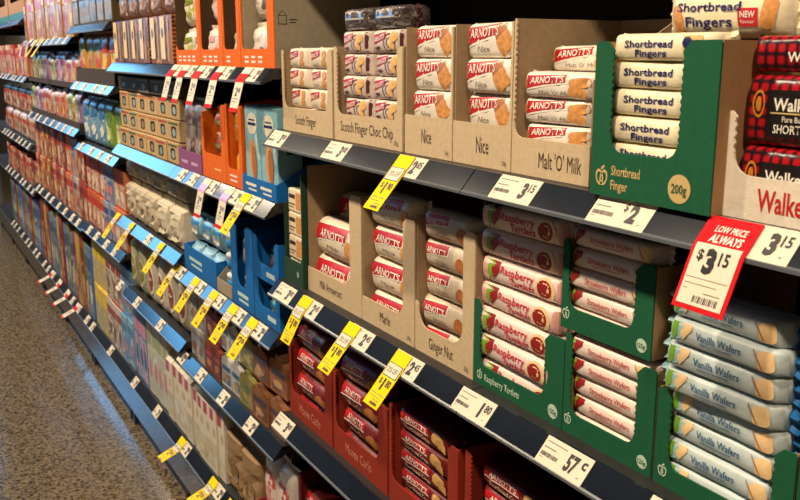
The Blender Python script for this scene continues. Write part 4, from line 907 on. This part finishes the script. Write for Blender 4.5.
for i in range(2):
    z2 = zb + i * 0.122
    carton('small blue carton at the right end of third bay, %s one of two stacked' % ('lower', 'upper')[i], CT, -2.300, -2.112, z2, 0.038, 0.118, 0.118, 0.03, 0.03, 0.045, 0.118, blue_m, blue_m, r=0.03, teeth=False, sl=0.118, sr=0.118, prints=[('front_print', [band(0.10, 0.16, 0.016, 0.030, 1, 1)], ink('pale_sky_ink', (190, 220, 224)))])
    KIND['tmp'] = good('bag', 0.12, 0.075, 0.06, ((120, 176, 176), (30, 110, 150), (190, 150, 110), [(140, 180, 180), (60, 120, 140), (190, 170, 140)]) if i == 0 else ((96, 84, 78), (60, 70, 90), (120, 90, 70), [(90, 80, 74), (60, 60, 70), (130, 110, 96)]))
    place('tmp', '%s pouch inside the %s small blue carton' % (('teal', 'dark')[i], ('lower', 'upper')[i]), 'pouch', (-2.206, 0.086, z2 + T), (0, 0, 0.05))
# --- third bay, fourth shelf: hang-top packets in two rows
shelf_items(2, -1.085, 'fourth shelf of third bay', [
    ('box', 'grey and white packet box', [((176, 172, 164), (120, 120, 120), (150, 110, 90), [(186, 182, 174), (150, 146, 140), (206, 200, 190)])], 0.085, 2, 2, 0.118, 0.10, 'box'),
    ('arch', 'dark red hang-top packet', [((128, 62, 44), (150, 40, 34), (190, 130, 80), [(140, 70, 50), (100, 40, 34), (176, 120, 84)])], 0.085, 2, 2, 0.118, 0.08, 'packet'),
    ('arch', 'white and blue hang-top packet', [((196, 200, 200), (50, 90, 130), (190, 150, 110), [(200, 204, 204), (90, 120, 150), (180, 160, 140)])], 0.085, 2, 2, 0.118, 0.08, 'packet'),
    ('arch', 'olive yellow hang-top packet', [((150, 142, 74), (110, 120, 60), (196, 180, 110), [(160, 150, 84), (120, 122, 62), (200, 186, 120)])], 0.12, 1, 2, 0.118, 0.08, 'packet'),
    ('arch', 'brown hang-top packet', [((146, 96, 62), (60, 40, 34), (200, 160, 110), [(150, 96, 60), (110, 62, 40), (190, 150, 110)])], 0.12, 2, 2, 0.118, 0.08, 'packet')])
# --- third bay, bottom shelf
WG = ((214, 206, 190), (176, 40, 44), (190, 180, 140), [(214, 208, 194), (196, 190, 156), (180, 172, 130)])
shelf_items(2, BASE_LIP, 'bottom shelf of third bay', [('gable', 'white carton with red cap', WG, 0.066, 5, 1, 0.275, 0.085, 'carton')], 0.04, None, -2.992, -2.660)
PAPER = ((150, 122, 88), (132, 104, 72), (206, 196, 180), [(158, 130, 94), (120, 92, 62), (180, 152, 112)])
shelf_items(2, BASE_LIP, 'bottom shelf beside white cartons', [('sack', 'brown paper bag', PAPER, 0.15, 2, 1, 0.24, 0.10, 'bag')], 0.042, None, -2.655, -2.345)
tray(2, BASE_LIP, 'red and white tray at the right end of third bay bottom shelf', -2.340, -2.115, 0.10, card('red_tray_card', (150, 50, 46)), 0.10)
shelf_items(2, BASE_LIP, 'red and white tray', [('bag', 'white bag with pink biscuits', [((226, 214, 204), (196, 60, 70), (222, 140, 140), [(228, 218, 208), (222, 150, 150), (190, 60, 70)]), ((150, 160, 130), (60, 90, 60), (196, 180, 140), [(150, 160, 130), (110, 120, 90), (190, 180, 150)])], 0.11, 2, 1, 0.27, 0.09, 'bag')], 0.046, top(BASE_LIP) + T, -2.334, -2.121)
# --- fourth bay
CRISP = ((222, 200, 158), (170, 140, 90), (120, 80, 46), [(146, 88, 38), (104, 58, 24), (176, 112, 52)]); CRISP2 = ((222, 212, 192), (170, 140, 90), (120, 110, 90), [(164, 102, 44), (120, 68, 28), (190, 128, 62)])
shelf_items(3, -0.07, 'top shelf of fourth bay', [('crisp', 'wrapped crispbread stack with paper label', [CRISP, CRISP2], 0.14, 6, 1, 0.165, 0.09, 'crispbread')])
shelf_items(3, -0.07, 'crispbread stacks of fourth bay', [('bag', 'glossy brown cello bag lying on top', [((120, 84, 52), (150, 130, 104), (176, 130, 76), [(120, 80, 46), (168, 140, 104), (84, 56, 36), (206, 190, 160)])], 0.15, 5, 1, 0.14, 0.09, 'bag')], 0.05, top(-0.07) + 0.168)
KR = ((190, 158, 112), (160, 130, 90), (120, 150, 150), [(190, 160, 112), (170, 140, 96)])
KW = [((190, 158, 112), (176, 60, 50), (126, 156, 156), [(190, 160, 112)] * 2), ((196, 166, 120), (206, 110, 40), (150, 130, 100), [(190, 160, 112)] * 2), ((186, 156, 112), (60, 100, 60), (150, 170, 170), [(190, 160, 112)] * 2)]
shelf_items(3, -0.411, 'second shelf of fourth bay', [('window', 'kraft window box', KW, 0.14, 6, 3, 0.072, 0.11, 'box')], 0.04)
shelf_items(3, -0.411, 'kraft boxes of fourth bay', [('window', 'dark grey window box lying on top', [((110, 104, 94), (84, 80, 74), (140, 150, 150), [(110, 104, 94)] * 2)], 0.17, 5, 1, 0.055, 0.10, 'box')], 0.045, top(-0.411) + 0.23)
GREYB = [((192, 180, 156), (166, 152, 126), (90, 84, 74), [(192, 180, 158), (166, 152, 128), (130, 118, 100)]), ((204, 194, 172), (186, 174, 150), (100, 94, 84), [(184, 174, 154), (150, 140, 120), (120, 112, 98)])]
shelf_items(3, -0.724, 'third shelf of fourth bay', [('sack', 'crumpled grey-beige paper bag', GREYB, 0.15, 5, 1, 0.17, 0.10, 'bag')])
shelf_items(3, -0.724, 'grey-beige bags of fourth bay', [('sack', 'folded grey bag lying on top', GREYB[::-1], 0.22, 4, 1, 0.092, 0.11, 'bag')], 0.05, top(-0.724) + 0.171)
OV = [((190, 184, 170), (150, 54, 40), (226, 216, 196), [(190, 184, 170)] * 2), ((184, 178, 162), (136, 46, 36), (220, 204, 180), [(190, 184, 170)] * 2), ((172, 168, 140), (150, 150, 60), (220, 214, 180), [(190, 184, 170)] * 2)]
shelf_items(3, -1.045, 'fourth shelf of fourth bay', [('oval', 'pale bag with round olive label', [OV[2]], 0.14, 2, 1, 0.25, 0.09, 'bag'), ('oval', 'pale bag with dark red oval label', OV[:2], 0.14, 4, 1, 0.25, 0.09, 'bag')])
shelf_items(3, BASE_LIP, 'bottom shelf of fourth bay', [('box', 'slim blue and pink upright box', [((110, 140, 176), (196, 130, 150), (60, 80, 120), [(120, 150, 186), (190, 150, 160), (70, 90, 130)]), ((150, 110, 130), (70, 90, 140), (200, 170, 160), [(150, 110, 130), (90, 80, 110), (190, 160, 160)])], 0.08, 3, 1, 0.33, 0.07, 'box'),
    ('box', 'slim white and green upright box', [((206, 202, 190), (150, 160, 100), (196, 120, 130), [(210, 206, 194), (180, 186, 150), (200, 170, 170)])], 0.08, 4, 1, 0.33, 0.07, 'box'), ('gable', 'white carton with red cap', WG, 0.085, 4, 1, 0.28, 0.085, 'carton')], 0.04)
# --- fifth bay
FRUIT = [((196, 150, 60), (90, 140, 50), (210, 60, 40), [(206, 170, 60), (120, 160, 60), (210, 80, 40), (230, 200, 120)]), ((200, 110, 60), (220, 60, 40), (230, 190, 60), [(214, 90, 50), (230, 180, 70), (120, 150, 60), (226, 210, 180)])]
tray(4, -0.171, 'dark brown tray of fruit bags on second shelf of fifth bay', -4.79, -3.915, 0.07, umber_m, 0.12)
shelf_items(4, -0.171, 'dark tray of fifth bay', [('bag', 'yellow red and green fruit bag', FRUIT, 0.17, 5, 1, 0.235, 0.08, 'bag')], 0.044, top(-0.171) + T, -4.78, -3.925)
shelf_items(4, 0.10, 'top shelf of fifth bay', [('box', 'dark upright box with yellow print', [((90, 76, 50), (190, 160, 70), (160, 120, 60), [(96, 84, 56), (150, 130, 70), (60, 54, 40)])], 0.13, 6, 1, 0.18, 0.08, 'box')])
SEAB = [((120, 160, 186), (40, 110, 170), (226, 226, 216), [(140, 176, 196), (60, 120, 170), (220, 220, 210)]), ((190, 200, 196), (50, 120, 180), (60, 130, 180), [(200, 206, 200), (90, 150, 190), (226, 226, 216)])]
LEAF = [((120, 150, 60), (80, 120, 50), (210, 220, 150), [(130, 160, 70), (180, 196, 110), (80, 120, 50), (220, 224, 190)])]
shelf_items(4, -0.475, 'third shelf of fifth bay', [('bag', 'blue and white snack bag', SEAB, 0.17, 3, 1, 0.235, 0.09, 'bag'), ('bag', 'green leafy snack bag', LEAF, 0.17, 2, 1, 0.235, 0.09, 'bag')])
ORB = [((190, 92, 50), (200, 50, 40), (236, 206, 180), [(190, 110, 70), (214, 190, 168), (160, 76, 48)]), ((206, 120, 84), (190, 60, 50), (230, 214, 200), [(190, 140, 112), (212, 196, 180), (166, 90, 66)])]
BLB = [((150, 160, 180), (50, 80, 150), (220, 130, 110), [(170, 176, 190), (90, 110, 160), (214, 170, 150)])]
shelf_items(4, -0.90, 'fourth shelf of fifth bay', [('box', 'red-orange upright snack box', ORB, 0.105, 4, 2, 0.178, 0.07, 'box'), ('box', 'blue and pale upright snack box', BLB, 0.105, 2, 2, 0.178, 0.07, 'box'), ('box', 'red and cream upright snack box', [ORB[1]], 0.105, 2, 2, 0.178, 0.07, 'box')])
YB_ = [((206, 180, 84), (226, 196, 60), (180, 170, 140), [(196, 184, 140), (170, 164, 140), (214, 190, 90)]), ((176, 166, 130), (220, 190, 70), (150, 140, 110), [(186, 178, 150), (150, 146, 126), (206, 190, 120)])]
shelf_items(4, BASE_LIP, 'bottom shelf of fifth bay', [('box', 'tall yellow-topped box', YB_, 0.11, 3, 2, 0.228, 0.07, 'box'), ('box', 'tall pale patterned box', [((196, 186, 170), (150, 60, 56), (110, 90, 76), [(200, 190, 174), (140, 110, 94), (220, 214, 200)])], 0.11, 3, 2, 0.228, 0.07, 'box'), ('box', 'tall light blue box', [((130, 170, 200), (70, 120, 170), (190, 120, 140), [(140, 176, 204), (90, 130, 176), (190, 200, 206)])], 0.11, 2, 2, 0.228, 0.07, 'box')], 0.04)
# --- sixth to ninth bays
PAST = [((200, 190, 196), (150, 70, 110), (206, 90, 90), [(206, 198, 200), (170, 110, 140), (216, 180, 170)]), ((176, 190, 130), (90, 130, 60), (214, 220, 190), [(180, 194, 140), (130, 160, 90), (214, 214, 190)]), ((206, 150, 130), (196, 60, 50), (230, 200, 120), [(210, 160, 140), (196, 100, 80), (230, 206, 160)]), ((150, 120, 160), (110, 60, 120), (206, 190, 210), [(160, 130, 166), (120, 80, 130), (200, 180, 200)]), ((190, 176, 160), (200, 120, 60), (160, 80, 60), [(196, 180, 164), (206, 140, 90), (150, 110, 90)])]
REDS = [((164, 66, 54), (170, 30, 34), (226, 200, 180), [(172, 90, 74), (206, 180, 160), (130, 46, 42)]), ((206, 130, 90), (190, 50, 44), (220, 180, 110), [(206, 140, 100), (190, 70, 56), (226, 200, 150)]), ((196, 186, 170), (190, 40, 40), (90, 80, 74), [(200, 190, 176), (190, 70, 60), (150, 140, 130)])]
TALL = [((190, 150, 84), (200, 60, 44), (220, 190, 110), [(200, 160, 90), (176, 120, 60), (220, 196, 140)]), ((206, 196, 176), (190, 50, 44), (180, 80, 60), [(210, 200, 184), (196, 80, 64), (180, 160, 130)]), ((176, 120, 60), (220, 180, 70), (150, 50, 40), [(186, 130, 70), (150, 100, 50), (214, 180, 100)])]
MIXB = [((90, 120, 170), (50, 80, 150), (206, 206, 200), [(110, 140, 180), (60, 90, 150), (196, 200, 204)]), ((186, 150, 90), (200, 170, 60), (120, 90, 60), [(190, 156, 100), (150, 120, 76), (210, 190, 130)]), ((120, 130, 80), (70, 100, 60), (196, 176, 130), [(130, 140, 90), (90, 100, 60), (190, 180, 140)]), ((150, 70, 50), (110, 40, 36), (200, 160, 110), [(160, 84, 60), (110, 50, 40), (200, 160, 120)])]
for k, nm in ((5, 'sixth'), (6, 'seventh')):
    shelf_items(k, 0.05, 'top shelf of %s bay' % nm, [('box', 'tall red and amber box', TALL if k == 5 else TALL[::-1], 0.1, 9, 1, 0.30, 0.07, 'box')])
    for r in range(2):
        tray(k, -0.417, 'dark brown tray of pastel packets, %s of two, %s bay' % (('lower', 'upper')[r], nm), NEAR - BAYW * (k + 1) + 0.012, NEAR - BAYW * k - 0.012, 0.03, umber_m, 0.03, base=top(-0.417) + r * 0.205)
        shelf_items(k, -0.417, '%s pastel tray of %s bay' % (('lower', 'upper')[r], nm), [('pouch', 'slim pastel sweet packet', [PAST[(i + r + k) % 5] for i in range(5)], 0.1, 9, 1, 0.188, 0.06, 'packet')], 0.043, top(-0.417) + r * 0.205 + T)
    shelf_items(k, -0.915, 'third shelf of %s bay' % nm, [('box', 'red and orange upright packet', [REDS[0], ORB[1], PAST[4], REDS[1], MIXB[3], BLB[0]] if k == 5 else [PAST[2], REDS[0], MIXB[3], TALL[2]], 0.1, 9, 2, 0.21, 0.07, 'packet')])
    shelf_items(k, BASE_LIP, 'bottom shelf of %s bay' % nm, [('box', 'tall mixed coloured box', MIXB if k == 5 else MIXB[::-1], 0.11, 8, 1, 0.43, 0.07, 'box')], 0.04)
for k, nm in ((7, 'eighth'), (8, 'ninth')):
    c = carton('brown carton with green band, top shelf of %s bay' % nm, CT, NEAR - BAYW * (k + 1) + 0.02, NEAR - BAYW * k - 0.02, top(0.20), 0.05, 0.22, 0.22, 0.14, 0.14, 0.13, 0.22, card('tan_carton', (176, 134, 92)), umber_m, teeth=False, r=0.02, prints=[('green_band', [band(0.0, 0.855, 0.0, 0.05, 1, 1)], ink('band_green', (40, 96, 40)))])
    shelf_items(k, -0.19, 'second shelf of %s bay' % nm, [('box', 'red and grey slim packet', REDS[::-1] if k == 7 else REDS, 0.1, 8, 1, 0.22, 0.07, 'packet')])
    shelf_items(k, -0.655, 'third shelf of %s bay' % nm, [('pouch', 'red and dark sweet packet', [REDS[0], REDS[2], PAST[4]], 0.11, 8, 2, 0.19, 0.06, 'packet')])
    shelf_items(k, -0.976, 'fourth shelf of %s bay' % nm, [('box', 'red and black packet box', [REDS[2], REDS[1], MIXB[3]], 0.11, 8, 1, 0.20, 0.07, 'box')])
    shelf_items(k, BASE_LIP, 'bottom shelf of %s bay' % nm, [('box', 'tall green and brown box', [MIXB[2], MIXB[3], MIXB[0]], 0.11, 8, 1, 0.40, 0.07, 'box')], 0.04)

# --- tickets and tags on the far rails
ticket_kind('tfar', 0.07, '2', '00')
for i, px in enumerate((170, 181, 196, 215, 241)):
    x = lip_at(px, -0.07); put_ticket('tfar', x + 0.062, -0.07, 'white ticket beside the %s red-topped tag of the top rail' % NTH[i])
    put_tag('rtag', x, -0.07, 'white tag with red top, %s of five on the top rail' % NTH[i])
for i, px in enumerate((178, 189)): put_ticket('tfar', lip_at(px, -0.411), -0.411, 'white ticket left of the lilac tags, %s of two' % NTH[i])
for i, (px, kd, lb_) in enumerate(((202, 'ltag', 'left lilac and white tag on the second rail'), (224, 'ltag', 'right lilac and white tag on the second rail'), (240, 'ysmall', 'yellow tag beside the lilac tags on the second rail'))):
    x = lip_at(px, -0.411); put_tag(kd, x, -0.411, lb_); put_ticket('tfar', x + 0.062, -0.411, 'white ticket behind the ' + lb_)
for i, px in enumerate((172, 191, 209, 228, 247)):
    x = lip_at(px, -0.765); put_tag('ysmall', x, -0.765, 'yellow tag, %s of five below the blue cartons' % NTH[i]); put_ticket('tfar', x + 0.060, -0.765, 'white ticket behind the %s of five yellow tags' % NTH[i])
for i, px in enumerate((114, 128, 157)):
    x = lip_at(px, -0.724); put_tag('ysmall', x, -0.724, 'yellow tag, %s of three below the grey-beige bags' % NTH[i])
put_ticket('tfar', lip_at(145, -0.724), -0.724, 'white ticket between yellow tags below the grey-beige bags')
for i, px in enumerate((117, 134, 157)): put_ticket('tfar', lip_at(px, -1.045), -1.045, 'white ticket, %s of three below the oval-label bags' % NTH[i])
for i, px in enumerate((179, 197, 219, 246)): put_ticket('tfar', lip_at(px, -1.085), -1.085, 'white ticket, %s of four below the hang-top packets' % NTH[i])
for i, px in enumerate((90, 108, 132, 154)): put_ticket('tfar', lip_at(px, BASE_LIP), BASE_LIP, 'white ticket, %s of four along the base rail' % NTH[i])
for i, px in enumerate((178, 209, 226)):
    x = lip_at(px, BASE_LIP); put_tag('yflat', x, BASE_LIP, 'yellow tag sticking out from the base rail, %s from the left' % NTH[i]); put_ticket('tfar', x + 0.06, BASE_LIP, 'white ticket behind the %s yellow tag of the base rail' % NTH[i])
for i, px in enumerate((50, 58, 66, 75)): put_tag('rflat', lip_at(px, BASE_LIP), BASE_LIP, 'white tag with red edge on the base rail, %s of four' % NTH[i])
for i, (px, kd) in enumerate(((22, 'rtag'), (28, 'rtag'), (34, 'ysmall'), (40, 'ysmall'))): put_tag(kd, lip_at(px, 0.05), 0.05, '%s tag on the far upper rail, %s of four' % ('white' if i < 2 else 'yellow', NTH[i]))
for k in range(4, 9):
    for lip in LIPS[k][1:] + (BASE_LIP,):
        for i in range(4):
            if k == 4 and lip == BASE_LIP: continue
            rn = NTH[(LIPS[k] + (BASE_LIP,)).index(lip)]
            put_ticket('tfar', NEAR - BAYW * (k + 1) + 0.13 + 0.21 * i + jit(0.03), lip, 'white ticket, %s from left on the %s rail down of the %s bay' % (NTH[i], rn, BAYN[k]))
